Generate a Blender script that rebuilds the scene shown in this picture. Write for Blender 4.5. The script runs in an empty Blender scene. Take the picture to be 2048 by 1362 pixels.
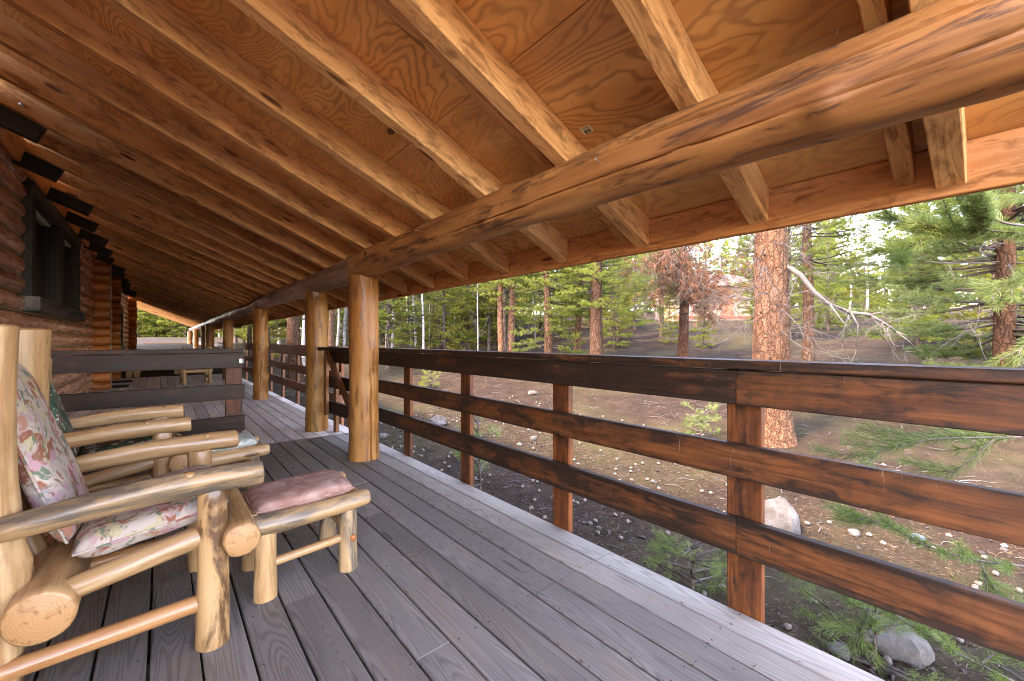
import bpy, math, random
import numpy as np
from mathutils import Vector, Matrix, noise as mnoise

# ------------------------------------------------------------------ camera, world, sun, exposure
SC = bpy.context.scene
COL = SC.collection
PI = math.pi
random.seed(7)
RNG = np.random.default_rng(7)
F_PX, VPX, VPY, EYE = 817.0, 325.0, 682.0, 1.15
YAW = math.atan((1024 - VPX) / F_PX)
CC, SS = math.cos(YAW), math.sin(YAW)
cam = bpy.data.cameras.new('camera')
cam.sensor_width = 36
cam.lens = F_PX / 2048 * 36
cam.clip_start = 0.02
cam.clip_end = 900
camo = bpy.data.objects.new('camera', cam)
camo.location = (0, 0, EYE)
camo.rotation_euler = (PI / 2, 0, -YAW)
COL.objects.link(camo)
SC.camera = camo

SUN_EL, SUN_AZ = math.radians(52), math.radians(-78)     # azimuth from +Y, clockwise: light comes over the cabin from the left
w = bpy.data.worlds.new('World')
SC.world = w
w.use_nodes = True
nt = w.node_tree
bg = nt.nodes['Background']
sky = nt.nodes.new('ShaderNodeTexSky')
sky.sky_type = 'NISHITA'
sky.sun_disc = False
sky.sun_elevation = SUN_EL
sky.sun_rotation = SUN_AZ
sky.altitude = 2600
sky.air_density = 1.0
sky.dust_density = 3.0
nt.links.new(sky.outputs[0], bg.inputs[0])
bg.inputs[1].default_value = 0.15
sl = bpy.data.lights.new('sun', 'SUN')
sl.energy = 0.65
sl.angle = math.radians(10)
sl.color = (1, 0.95, 0.87)
so = bpy.data.objects.new('sun', sl)
sdir = Vector((math.sin(SUN_AZ) * math.cos(SUN_EL), math.cos(SUN_AZ) * math.cos(SUN_EL), math.sin(SUN_EL)))
so.rotation_euler = sdir.to_track_quat('Z', 'Y').to_euler()
so.location = (-20, -8, 30)
COL.objects.link(so)
SC.view_settings.view_transform = 'Standard'
SC.view_settings.look = 'None'
SC.view_settings.exposure = 4.9
SC.view_settings.gamma = 1
SC.view_settings.use_white_balance = True
SC.view_settings.white_balance_temperature = 9200
SC.view_settings.white_balance_tint = 26
SC.view_settings.use_curve_mapping = False
SC.render.engine = 'CYCLES'
SC.cycles.max_bounces = 10
SC.cycles.diffuse_bounces = 6
SC.cycles.transparent_max_bounces = 8
SC.cycles.sample_clamp_indirect = 6
SC.cycles.use_denoising = True
SC.cycles.pixel_filter_type = 'BLACKMAN_HARRIS'
SC.cycles.filter_width = 1.0


def at(x, y, d):                      # picture point at a depth along the view axis -> world
    r = (x - 1024) / F_PX * d
    return Vector((r * CC + d * SS, -r * SS + d * CC, EYE - (y - VPY) / F_PX * d))


def smooth(a, b, x):
    t = min(1, max(0, (x - a) / (b - a)))
    return t * t * (3 - 2 * t)


def ground_z(x, y):
    z = -0.66 + 0.05 * max(0, min(y, 45) - 4)
    q = max(0.0, x - 5.5)
    z += 0.14 * min(q, 13) + 0.075 * max(0, min(q, 60) - 13)
    if x < -4 or y < -6:
        z = max(z, -0.66)
    n = mnoise.noise(Vector((x * 0.35, y * 0.35, 0))) * 0.10 + mnoise.noise(Vector((x * 1.3, y * 1.3, 4))) * 0.03
    n += mnoise.noise(Vector((x * 4.1, y * 4.1, 9))) * 0.012
    return z + n * smooth(1.9, 3.2, max(x, -y, y - 38))


def place(x, d):                      # picture column and depth -> point on the ground
    p = at(x, 0, d)
    return Vector((p.x, p.y, ground_z(p.x, p.y)))


# ------------------------------------------------------------------ node helpers and materials
class G:
    def __init__(s, name, rough=0.6, spec=0.4):
        s.m = bpy.data.materials.new(name)
        s.m.use_nodes = True
        s.t = s.m.node_tree
        s.b = s.t.nodes['Principled BSDF']
        s.b.inputs['Roughness'].default_value = rough
        s.b.inputs['Specular IOR Level'].default_value = spec
        s.tc = s.t.nodes.new('ShaderNodeTexCoord')
        s.oi = s.t.nodes.new('ShaderNodeObjectInfo')

    def put(s, sock, v):
        if v is None:
            return
        if hasattr(v, 'is_linked') or hasattr(v, 'links'):
            s.t.links.new(v, sock)
        elif isinstance(v, (tuple, list)) and len(v) == 3 and sock.type == 'RGBA':
            sock.default_value = (*v, 1)
        else:
            sock.default_value = v

    def n(s, typ, ins=None, **kw):
        nd = s.t.nodes.new(typ)
        for k, v in kw.items():
            setattr(nd, k, v)
        for k, v in (ins or {}).items():
            s.put(nd.inputs[k], v)
        return nd

    def math(s, op, a, b=None, clamp=False):
        nd = s.n('ShaderNodeMath', operation=op, use_clamp=clamp)
        s.put(nd.inputs[0], a)
        if b is not None:
            s.put(nd.inputs[1], b)
        return nd.outputs[0]

    def vmath(s, op, a, b):
        nd = s.n('ShaderNodeVectorMath', operation=op)
        s.put(nd.inputs[0], a)
        s.put(nd.inputs[1], b)
        return nd.outputs[0]

    def coord(s, rnd=True, which='Object'):
        v = s.tc.outputs[which]
        if rnd:
            r = s.n('ShaderNodeVectorMath', operation='SCALE')
            s.put(r.inputs[0], (37.0, 53.0, 41.0))
            s.put(r.inputs['Scale'], s.oi.outputs['Random'])
            v = s.vmath('ADD', v, r.outputs[0])
        return v

    def mul(s, v, sc):
        return s.vmath('MULTIPLY', v, sc)

    def noise(s, v, scale=1.0, detail=3.0, rough=0.55, dist=0.0, col=False):
        nd = s.n('ShaderNodeTexNoise', {'Vector': v, 'Scale': scale, 'Detail': detail, 'Roughness': rough, 'Distortion': dist})
        return nd.outputs['Color' if col else 'Fac']

    def vor(s, v, scale=1.0, feature='F1', rnd=1.0, out='Distance'):
        nd = s.n('ShaderNodeTexVoronoi', {'Vector': v, 'Scale': scale, 'Randomness': rnd}, feature=feature)
        return nd.outputs[out]

    def ramp(s, f, stops, interp='LINEAR'):
        nd = s.n('ShaderNodeValToRGB', {'Fac': f})
        cr = nd.color_ramp
        cr.interpolation = interp
        while len(cr.elements) < len(stops):
            cr.elements.new(0.5)
        for e, (p, c) in zip(cr.elements, stops):
            e.position = p
            e.color = (c, c, c, 1) if isinstance(c, (int, float)) else (*c, 1)
        return nd.outputs[0]

    def mix(s, f, a, b, blend='MIX'):
        nd = s.n('ShaderNodeMix', data_type='RGBA', blend_type=blend)
        s.put(nd.inputs[0], f)
        s.put(nd.inputs[6], a)
        s.put(nd.inputs[7], b)
        return nd.outputs[2]

    def finish(s, color, bump=None, bstr=0.2, bdist=0.004, rough=None, tint=True):
        if tint:
            color = s.mix(1.0, color, s.oi.outputs['Color'], 'MULTIPLY')
        s.put(s.b.inputs['Base Color'], color)
        if bump is not None:
            bn = s.n('ShaderNodeBump', {'Height': bump, 'Strength': bstr, 'Distance': bdist})
            s.put(s.b.inputs['Normal'], bn.outputs[0])
        if rough is not None:
            s.put(s.b.inputs['Roughness'], rough)
        return s.m


def wood(name, dark, mid, light, line, rings=14.0, ringamt=0.5, fine=0.5, knot=0.12, kcol=(0.05, 0.02, 0.01), rough=0.6,
         spec=0.35, bstr=0.25, nscale=(0.35, 3.2, 3.2), kscale=(1.1, 4.5, 4.5), blot=None, blotamt=0.0, bdist=0.003, fscale=(2.2, 85, 85), kpull=0.16, bthr=(0.52, 0.66), bsc=(2.0, 9, 9)):
    """long grain along local X; colour, grain, knots and wear vary from piece to piece"""
    g = G(name, rough, spec)
    v = g.coord()
    kd = g.vor(g.mul(v, kscale), 1.0)
    near = g.ramp(kd, [(0.0, 1.0), (0.42, 0.0)], 'EASE')
    n = g.noise(g.mul(v, nscale), 1.0, 4.0, 0.42, 0.25)
    n2 = g.math('ADD', n, g.math('MULTIPLY', near, kpull))
    ring = g.math('SINE', g.math('MULTIPLY', n2, rings * 6.283))
    ringl = g.ramp(g.math('ADD', g.math('MULTIPLY', ring, 0.5), 0.5), [(0.0, 1.0), (0.30, 0.35), (0.62, 0.0), (1.0, 0.0)])
    fg = g.noise(g.mul(v, fscale), 1.0, 4, 0.65)
    broad = g.noise(g.mul(v, (0.55, 4.5, 4.5)), 1.0, 3, 0.6)
    f = g.math('ADD', g.math('MULTIPLY', broad, 1.0 - fine * 0.6), g.math('MULTIPLY', fg, fine * 0.6))
    c = g.ramp(f, [(0.36, dark), (0.5, mid), (0.64, light)])
    lowf = g.ramp(g.noise(g.mul(v, (0.5, 1.2, 1.2)), 1.3, 2, 0.5), [(0.35, 0.35), (0.62, 1.0)])
    c = g.mix(g.math('MULTIPLY', g.math('MULTIPLY', ringl, ringamt), lowf), c, line)
    if knot:
        km = g.ramp(kd, [(0.0, 1.0), (knot * 0.7, 0.9), (knot, 0.0)])
        c = g.mix(km, c, kcol)
    if blot is not None:
        bm = g.noise(g.mul(v, bsc), 1.0, 5, 0.7, 0.6)
        bm = g.ramp(bm, [(bthr[0], 0.0), (bthr[1], 1.0)])
        c = g.mix(g.math('MULTIPLY', bm, blotamt), c, blot)
    vr = g.math('ADD', g.math('MULTIPLY', g.oi.outputs['Random'], 0.35), 0.82)
    c = g.mix(1.0, c, vr, 'MULTIPLY')
    h = g.math('ADD', g.math('MULTIPLY', fg, 0.8), g.math('MULTIPLY', ringl, -0.35))
    rg = g.ramp(fg, [(0.3, max(0.05, rough - 0.13)), (0.7, min(1, rough + 0.13))])
    return g.finish(c, h, bstr, bdist, rg)


M = {}
M['ply'] = wood('plywood', (0.55, 0.2501, 0.0818), (0.66, 0.3294, 0.1122), (0.737, 0.4026, 0.1518), (0.187, 0.061, 0.0238), rings=30, ringamt=0.50,
                fine=0.25, knot=0.09, kcol=(0.09, 0.035, 0.018), nscale=(0.85, 2.3, 2.3), kscale=(1.7, 3.4, 3.4), rough=0.62, bstr=0.12, fscale=(2, 160, 160), kpull=0.07)
M['rafter'] = wood('rough_sawn_rafter', (0.5088, 0.2395, 0.0928), (0.6996, 0.3669, 0.1512), (0.795, 0.4688, 0.2218), (0.3816, 0.1529, 0.0554), rings=24, ringamt=0.36,
                   fine=0.6, knot=0.10, kcol=(0.10, 0.035, 0.016), blot=(0.22, 0.085, 0.033), blotamt=0.7, bthr=(0.50, 0.64), bsc=(6, 20, 20), rough=0.75, bstr=0.4, kscale=(1.3, 6, 6), spec=0.2)
M['post'] = wood('varnished_log', (0.2385, 0.0805, 0.0173), (0.3312, 0.132, 0.0319), (0.3974, 0.1868, 0.0565), (0.1987, 0.058, 0.0133), rings=5, ringamt=0.35,
                 fine=0.35, knot=0.10, kcol=(0.09, 0.03, 0.012), blot=(0.10, 0.034, 0.012), blotamt=0.8, bthr=(0.52, 0.62), bsc=(3.0, 20, 20), rough=0.45, bstr=0.25, nscale=(0.5, 5, 5),
                 kscale=(1.6, 4.2, 4.2), fscale=(1.6, 42, 42))
M['beam'] = wood('beam_log', (0.19, 0.063, 0.0198), (0.3572, 0.14, 0.0409), (0.4408, 0.196, 0.066), (0.1292, 0.042, 0.0165), rings=5, ringamt=0.4,
                 fine=0.4, knot=0.09, kcol=(0.05, 0.02, 0.012), blot=(0.06, 0.024, 0.012), blotamt=0.9, bthr=(0.51, 0.62), bsc=(2.2, 15, 15), rough=0.5, bstr=0.35, nscale=(0.4, 4, 4), fscale=(1.4, 36, 36))
M['barebark'] = wood('scarred_beam_log', (0.1445, 0.068, 0.04), (0.255, 0.124, 0.072), (0.357, 0.208, 0.144), (0.102, 0.048, 0.028), rings=6, ringamt=0.4,
                     fine=0.4, knot=0.1, blot=(0.09, 0.045, 0.028), blotamt=0.8, rough=0.5, bstr=0.5, nscale=(2.6, 1.6, 1.6), fscale=(14, 9, 9))
M['walllog'] = wood('stained_wall_log', (0.3864, 0.157, 0.0862), (0.5796, 0.2597, 0.1495), (0.7213, 0.3743, 0.23), (0.2576, 0.0906, 0.046), rings=5, ringamt=0.35,
                    fine=0.4, knot=0.09, kcol=(0.05, 0.02, 0.014), blot=(0.17, 0.07, 0.04), blotamt=0.6, rough=0.30, spec=0.6, bstr=0.3, nscale=(0.7, 3.5, 3.5), fscale=(2.0, 22, 22))
M['endlog'] = wood('deep_orange_log', (0.30, 0.085, 0.02), (0.46, 0.15, 0.037), (0.55, 0.21, 0.06), (0.09, 0.025, 0.01), rings=6, ringamt=0.4, fine=0.4,
                   knot=0.1, blot=(0.10, 0.03, 0.012), blotamt=0.6, rough=0.42, bstr=0.25)  # deep orange log colour for the cross walls and pegs
M['aspen'] = wood('peeled_aspen', (0.292, 0.1455, 0.0585), (0.3981, 0.2258, 0.1023), (0.4511, 0.2822, 0.1462), (0.2654, 0.1188, 0.0438), rings=9, ringamt=0.6, fine=0.75,
                  knot=0.15, kcol=(0.09, 0.035, 0.015), blot=(0.20, 0.095, 0.038), blotamt=0.6, bthr=(0.50, 0.64), bsc=(2.5, 14, 14), kscale=(2.2, 7, 7), rough=0.33, spec=0.5, bstr=0.12, nscale=(0.6, 6, 6), fscale=(2, 45, 45))
M['aspen_stain'] = wood('peeled_aspen_bluestain', (0.2654, 0.1396, 0.0585), (0.3715, 0.2168, 0.0994), (0.4313, 0.2733, 0.1462), (0.2521, 0.1188, 0.0467), rings=4, ringamt=0.3, fine=0.35,
                        knot=0.075, kcol=(0.14, 0.06, 0.03), blot=(0.06, 0.055, 0.047), blotamt=0.85, bthr=(0.46, 0.60), bsc=(1.6, 12, 12), rough=0.36, spec=0.5, bstr=0.15, nscale=(0.6, 6, 6), fscale=(2, 45, 45))
M['aspen_mark'] = wood('peeled_aspen_bark_marks', (0.292, 0.1396, 0.0496), (0.3848, 0.2079, 0.0848), (0.4379, 0.2614, 0.1227), (0.2654, 0.1188, 0.0409), rings=4, ringamt=0.3, fine=0.35,
                       knot=0.08, kcol=(0.07, 0.03, 0.015), blot=(0.07, 0.028, 0.012), blotamt=0.9, bthr=(0.49, 0.60), bsc=(4, 13, 13), rough=0.34, spec=0.5, bstr=0.2, nscale=(0.6, 6, 6), fscale=(2, 45, 45))
M['darktail'] = wood('black_stained_timber', (0.012, 0.009, 0.009), (0.022, 0.017, 0.016), (0.036, 0.028, 0.026), (0.01, 0.007, 0.006), rings=7, ringamt=0.3,
                     knot=0.08, rough=0.6, bstr=0.35)
M['oldsill'] = wood('weathered_sill', (0.05, 0.045, 0.042), (0.16, 0.145, 0.135), (0.27, 0.25, 0.235), (0.05, 0.04, 0.035), rings=7, ringamt=0.4, knot=0.1, rough=0.8, bstr=0.4,
                    blot=(0.03, 0.026, 0.024), blotamt=0.8)
M['paletable'] = wood('plain_orange_timber', (0.252, 0.105, 0.028), (0.322, 0.147, 0.042), (0.378, 0.189, 0.063), (0.21, 0.077, 0.021), rings=6, ringamt=0.35, rough=0.5)
M['newrail'] = wood('reddish_rail_timber', (0.136, 0.0496, 0.024), (0.208, 0.0784, 0.0384), (0.272, 0.116, 0.06), (0.104, 0.036, 0.016), rings=7, ringamt=0.35, knot=0.08, rough=0.6, bstr=0.25)


def mat_rail():
    g = G('worn_dark_stain', 0.55, 0.22)
    v = g.coord()
    fg = g.noise(g.mul(v, (2.5, 95, 95)), 1, 4, 0.65)
    kd = g.vor(g.mul(v, (1.25, 7.5, 7.5)), 1.0)
    near = g.ramp(kd, [(0.0, 1.0), (0.4, 0.0)], 'EASE')
    n = g.math('ADD', g.noise(g.mul(v, (0.4, 5, 5)), 1, 2.5, 0.5, 0.3), g.math('MULTIPLY', near, 0.14))
    ring = g.ramp(g.math('ADD', g.math('MULTIPLY', g.math('SINE', g.math('MULTIPLY', n, 75)), 0.5), 0.5), [(0.0, 1.0), (0.45, 0.0)])
    big = g.noise(g.mul(v, (1.6, 7, 7)), 1, 5, 0.66, 0.5)
    saw = g.noise(g.mul(v, (26, 2, 2)), 1, 2, 0.5)            # faint saw marks across the grain
    wear = g.math('ADD', g.math('ADD', big, g.math('MULTIPLY', saw, 0.16)), g.math('ADD', g.oi.outputs['Alpha'], -0.62))
    sp = g.n('ShaderNodeSeparateXYZ', {0: g.tc.outputs['Object']})
    edge = g.ramp(g.math('ADD', g.math('ABSOLUTE', sp.outputs[2]), g.math('MULTIPLY', big, 0.05)), [(0.070, 0.0), (0.096, 0.20)])
    spots = g.ramp(g.noise(g.mul(v, (5, 16, 16)), 1, 4, 0.7, 1.0), [(0.46, 0.0), (0.72, 0.30)])
    wear = g.math('SUBTRACT', g.math('SUBTRACT', wear, edge), spots)
    wm = g.ramp(wear, [(0.33, 0.0), (0.56, 0.6), (0.82, 1.0)])
    darkc = g.ramp(fg, [(0.3, (0.012, 0.0066, 0.0042)), (0.7, (0.031, 0.0165, 0.010))])
    warm = g.ramp(fg, [(0.3, (0.105, 0.029, 0.0085)), (0.7, (0.235, 0.073, 0.0195))])
    c = g.mix(wm, darkc, warm)
    c = g.mix(g.math('MULTIPLY', ring, 0.38), c, (0.035, 0.012, 0.007))
    c = g.mix(g.ramp(kd, [(0.0, 1.0), (0.07, 0.9), (0.11, 0.0)]), c, (0.025, 0.010, 0.007))
    scr = g.noise(g.mul(v, (60, 3.2, 3.2)), 1, 2, 0.5, 2.0)
    c = g.mix(g.ramp(scr, [(0.73, 0.0), (0.76, 0.35)]), c, (0.33, 0.22, 0.14))
    h = g.math('ADD', g.math('MULTIPLY', fg, 0.8), g.math('MULTIPLY', ring, -0.3))
    return g.finish(c, h, 0.25, 0.003, g.ramp(fg, [(0.3, 0.40), (0.7, 0.62)]))


M['rail'] = mat_rail()


def mat_deck():
    g = G('weathered_deck_board', 0.62, 0.35)
    v = g.coord()
    kd = g.vor(g.mul(v, (0.9, 6.5, 6.5)), 1.0)
    near = g.ramp(kd, [(0.0, 1.0), (0.4, 0.0)], 'EASE')
    n = g.math('ADD', g.noise(g.mul(v, (0.3, 5.5, 5.5)), 1, 2, 0.5, 0.2), g.math('MULTIPLY', near, 0.16))
    sn = g.math('ADD', g.math('MULTIPLY', g.math('SINE', g.math('MULTIPLY', n, 270)), 0.5), 0.5)
    ring = g.ramp(sn, [(0.0, 1.0), (0.4, 0.25), (0.7, 0.0)])
    fg = g.noise(g.mul(v, (3.0, 120, 120)), 1, 4, 0.7)
    broad = g.noise(g.mul(v, (0.8, 2.5, 2.5)), 1, 4, 0.6, 0.4)
    c = g.ramp(g.math('ADD', g.math('MULTIPLY', broad, 0.65), g.math('MULTIPLY', fg, 0.35)),
               [(0.3, (0.20, 0.19, 0.183)), (0.5, (0.31, 0.295, 0.285)), (0.7, (0.42, 0.395, 0.37))])
    c = g.mix(g.math('MULTIPLY', ring, 0.42), c, (0.085, 0.078, 0.074))
    warm = g.noise(g.mul(v, (0.9, 3, 3)), 1.7, 3, 0.6)
    c = g.mix(g.ramp(warm, [(0.50, 0.0), (0.72, 0.40)]), c, (0.33, 0.255, 0.19))
    crk = g.noise(g.mul(v, (0.9, 26, 26)), 1, 2, 0.5, 0.8)
    ck = g.ramp(crk, [(0.735, 0.0), (0.75, 1.0)])
    c = g.mix(g.math('MULTIPLY', ck, 0.6), c, (0.045, 0.04, 0.038))
    c = g.mix(g.ramp(kd, [(0.0, 0.8), (0.055, 0.6), (0.09, 0.0)]), c, (0.08, 0.066, 0.056))
    vr = g.math('ADD', g.math('MULTIPLY', g.oi.outputs['Random'], 0.40), 0.80)
    c = g.mix(1.0, c, vr, 'MULTIPLY')
    h = g.math('ADD', g.math('ADD', g.math('MULTIPLY', fg, 0.5), g.math('MULTIPLY', ring, -0.7)), g.math('MULTIPLY', ck, -1.2))
    return g.finish(c, h, 0.35, 0.003, g.ramp(fg, [(0.3, 0.46), (0.7, 0.72)]))


M['deck'] = mat_deck()


def mat_endgrain():
    g = G('cut_end_grain', 0.5, 0.3)
    v = g.tc.outputs['Object']
    sep = g.n('ShaderNodeSeparateXYZ', {0: v})
    y, z = sep.outputs[1], sep.outputs[2]
    nn = g.noise(v, 16, 4, 0.6)
    r = g.math('SQRT', g.math('ADD', g.math('MULTIPLY', y, y), g.math('MULTIPLY', z, z)))
    r = g.math('ADD', r, g.math('MULTIPLY', nn, 0.055))
    s = g.math('ADD', g.math('MULTIPLY', g.math('SINE', g.math('MULTIPLY', r, 700)), 0.5), 0.5)
    c = g.ramp(s, [(0.0, (0.37, 0.195, 0.085)), (1.0, (0.41, 0.22, 0.10))])
    c = g.mix(g.ramp(g.noise(v, 26, 3, 0.6, 1.0), [(0.54, 0.0), (0.66, 0.7)]), c, (0.20, 0.085, 0.034))
    return g.finish(c, s, 0.1, 0.002)


M['endgrain'] = mat_endgrain()


def mat_bark(name, plate, crack, grey, sc=16.0):
    g = G(name, 0.9, 0.15)
    v = g.coord()
    vv = g.mul(v, (1.0, 1.0, 0.45))
    d = g.vor(vv, sc, 'DISTANCE_TO_EDGE')
    cell = g.vor(vv, sc, 'F1', 1.0, 'Color')
    n = g.noise(vv, sc * 2.2, 4, 0.7)
    n2 = g.noise(vv, 3.0, 3, 0.6)
    edge = g.ramp(g.math('ADD', d, g.math('MULTIPLY', g.math('ADD', n, -0.5), 0.22)), [(0.02, 1.0), (0.16, 0.0)])
    fur = g.vor(g.vmath('ADD', g.mul(v, (1.0, 1.0, 0.35)), g.mul(g.noise(v, 9, 3, 0.6, col=True), (0.09, 0.09, 0.09))), sc * 0.26, 'DISTANCE_TO_EDGE')
    furm = g.ramp(fur, [(0.0, 1.0), (0.10, 0.35), (0.2, 0.0)])
    c = g.mix(cell, plate, tuple(min(1, q * 1.6 + 0.02) for q in plate))
    c = g.mix(g.ramp(n2, [(0.42, 0.0), (0.7, 0.8)]), c, grey)
    c = g.mix(g.ramp(n, [(0.5, 0.0), (0.75, 0.6)]), c, tuple(q * 0.55 for q in plate))
    c = g.mix(g.math('MULTIPLY', edge, 0.6), c, crack)
    c = g.mix(g.math('MULTIPLY', furm, 0.7), c, crack)
    h = g.math('ADD', g.math('ADD', g.math('MULTIPLY', edge, -0.7), g.math('MULTIPLY', furm, -1.4)), g.math('MULTIPLY', n, 0.6))
    return g.finish(c, h, 0.9, 0.02)


M['bark'] = mat_bark('orange_pine_bark', (0.17, 0.088, 0.048), (0.07, 0.036, 0.022), (0.27, 0.175, 0.12), 46)
M['barkgrey'] = mat_bark('grey_pine_bark', (0.16, 0.105, 0.075), (0.04, 0.026, 0.02), (0.25, 0.20, 0.165), 40)


def mat_aspenbark():
    g = G('white_aspen_bark', 0.7, 0.25)
    v = g.coord()
    n = g.noise(g.mul(v, (2.5, 2.5, 9)), 1, 4, 0.65, 0.5)
    c = g.ramp(g.noise(v, 3, 3), [(0.35, (0.27, 0.26, 0.225)), (0.65, (0.40, 0.39, 0.35))])
    c = g.mix(g.ramp(n, [(0.57, 0.0), (0.63, 1.0)]), c, (0.05, 0.042, 0.035))
    return g.finish(c, n, 0.2, 0.01)


M['aspenbark'] = mat_aspenbark()


def mat_leaf(name, a, b, c3, trans=0.35):
    g = G(name, 0.55, 0.3)
    at_ = g.n('ShaderNodeAttribute', attribute_name='tone')
    c = g.ramp(at_.outputs['Fac'], [(0.0, a), (0.5, b), (1.0, c3)])
    vr = g.math('ADD', g.math('MULTIPLY', g.oi.outputs['Random'], 0.4), 0.8)
    c = g.mix(1.0, c, vr, 'MULTIPLY')
    c = g.mix(1.0, c, g.oi.outputs['Color'], 'MULTIPLY')
    g.put(g.b.inputs['Base Color'], c)
    tr = g.n('ShaderNodeBsdfTranslucent')
    g.put(tr.inputs[0], c)
    mx = g.n('ShaderNodeMixShader')
    mx.inputs[0].default_value = trans
    out = [q for q in g.t.nodes if q.type == 'OUTPUT_MATERIAL'][0]
    g.t.links.new(g.b.outputs[0], mx.inputs[1])
    g.t.links.new(tr.outputs[0], mx.inputs[2])
    g.t.links.new(mx.outputs[0], out.inputs[0])
    return g.m


M['needle'] = mat_leaf('pine_needles', (0.085, 0.12, 0.021), (0.16, 0.20, 0.032), (0.225, 0.25, 0.046), 0.5)
M['needle_near'] = mat_leaf('near_pine_needles', (0.06, 0.092, 0.022), (0.115, 0.165, 0.036), (0.22, 0.27, 0.09), 0.4)
M['deadneedle'] = mat_leaf('dead_needles', (0.07, 0.026, 0.011), (0.125, 0.046, 0.019), (0.18, 0.078, 0.036), 0.15)
M['grass'] = mat_leaf('dry_green_grass', (0.04, 0.06, 0.014), (0.07, 0.085, 0.024), (0.13, 0.11, 0.05), 0.2)
M['litter'] = mat_leaf('fallen_needles', (0.030, 0.013, 0.007), (0.07, 0.032, 0.016), (0.15, 0.092, 0.052), 0.0)
M['stonebits'] = mat_leaf('pebble_stone', (0.028, 0.020, 0.016), (0.05, 0.038, 0.031), (0.10, 0.086, 0.074), 0.0)


def simple(name, col, rough=0.5, metal=0.0, spec=0.4, nscale=0, amt=0.3):
    g = G(name, rough, spec)
    g.b.inputs['Metallic'].default_value = metal
    if nscale:
        v = g.coord()
        f = g.noise(v, nscale, 4, 0.6)
        c = g.mix(g.ramp(f, [(0.35, 0.0), (0.65, 1.0)]), tuple(q * (1 - amt) for q in col), tuple(min(1, q * (1 + amt)) for q in col))
        return g.finish(c, f, 0.15, 0.003)
    return g.finish(g.mix(0.0, col, col))


M['twig'] = simple('grey_dead_twig', (0.10, 0.089, 0.08), 0.8, nscale=30)
M['darktwig'] = simple('dark_twig', (0.085, 0.065, 0.055), 0.85, nscale=30)
M['steel'] = simple('zinc_hardware', (0.62, 0.62, 0.62), 0.35, 0.9, nscale=60, amt=0.15)
M['nail'] = simple('dark_nail_head', (0.03, 0.027, 0.025), 0.6, 0.3, nscale=80)
M['chink'] = simple('rope_chinking', (0.30, 0.22, 0.12), 0.9, nscale=60)
M['glass'] = simple('dark_window_glass', (0.022, 0.024, 0.026), 0.06, spec=0.8, nscale=2, amt=0.2)
M['mat'] = simple('black_rubber_mat', (0.015, 0.014, 0.014), 0.85, nscale=90)
M['burgundy'] = simple('burgundy_cushion', (0.10, 0.03, 0.035), 0.85, nscale=40)
M['sticker'] = simple('paper_label', (0.62, 0.55, 0.38), 0.7, nscale=30, amt=0.08)
M['ink'] = simple('black_ink', (0.03, 0.025, 0.02), 0.7, nscale=30, amt=0.1)
M['shedwall'] = simple('pink_tan_siding', (0.46, 0.30, 0.215), 0.8, nscale=4, amt=0.12)
M['shedroof'] = simple('brown_shed_roof', (0.12, 0.085, 0.07), 0.85, nscale=8)
M['shedtrim'] = simple('reddish_shed_base', (0.28, 0.09, 0.05), 0.8, nscale=8)
M['cone'] = simple('grey_pine_cone', (0.17, 0.13, 0.11), 0.85, nscale=60)
M['under'] = simple('dark_deck_framing', (0.10, 0.065, 0.045), 0.85, nscale=8)
M['curtain'] = simple('pale_window_track', (0.50, 0.48, 0.46), 0.6, nscale=20, amt=0.1)
M['crack'] = simple('dark_knot_wood', (0.05, 0.022, 0.012), 0.9, nscale=20)  # dark brown wood of the beam knot and branch scars
M['bluestone'] = simple('blue_grey_slate_stone', (0.085, 0.105, 0.145), 0.5, nscale=14)


def mat_rock():
    g = G('speckled_rock', 0.85, 0.25)
    v = g.coord()
    n = g.noise(v, 5, 5, 0.65)
    c = g.ramp(n, [(0.35, (0.06, 0.05, 0.042)), (0.55, (0.115, 0.10, 0.088)), (0.72, (0.18, 0.165, 0.148))])
    li = g.noise(v, 17, 4, 0.7, 0.5)
    c = g.mix(g.ramp(li, [(0.60, 0.0), (0.68, 0.8)]), c, (0.13, 0.135, 0.14))
    return g.finish(c, g.math('ADD', n, g.math('MULTIPLY', li, 0.4)), 0.7, 0.03)


M['rock'] = mat_rock()


def mat_ground():
    g = G('forest_floor', 0.95, 0.1)
    v = g.tc.outputs['Object']
    n1 = g.noise(v, 0.35, 5, 0.6)
    n2 = g.noise(v, 3.0, 6, 0.7)
    n3 = g.noise(v, 38, 4, 0.75)
    c = g.ramp(n2, [(0.32, (0.013, 0.0082, 0.0055)), (0.50, (0.030, 0.0190, 0.0122)), (0.68, (0.056, 0.037, 0.0245))])
    c = g.mix(g.ramp(n3, [(0.42, 0.75), (0.56, 0.0)]), c, (0.028, 0.018, 0.014))
    c = g.mix(g.ramp(n3, [(0.58, 0.0), (0.70, 0.8)]), c, (0.10, 0.070, 0.048))
    c = g.mix(g.ramp(n1, [(0.46, 0.0), (0.66, 0.40)]), c, (0.075, 0.072, 0.026))
    return g.finish(c, g.math('ADD', n2, g.math('MULTIPLY', n3, 0.35)), 0.8, 0.05)


M['ground'] = mat_ground()


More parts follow.
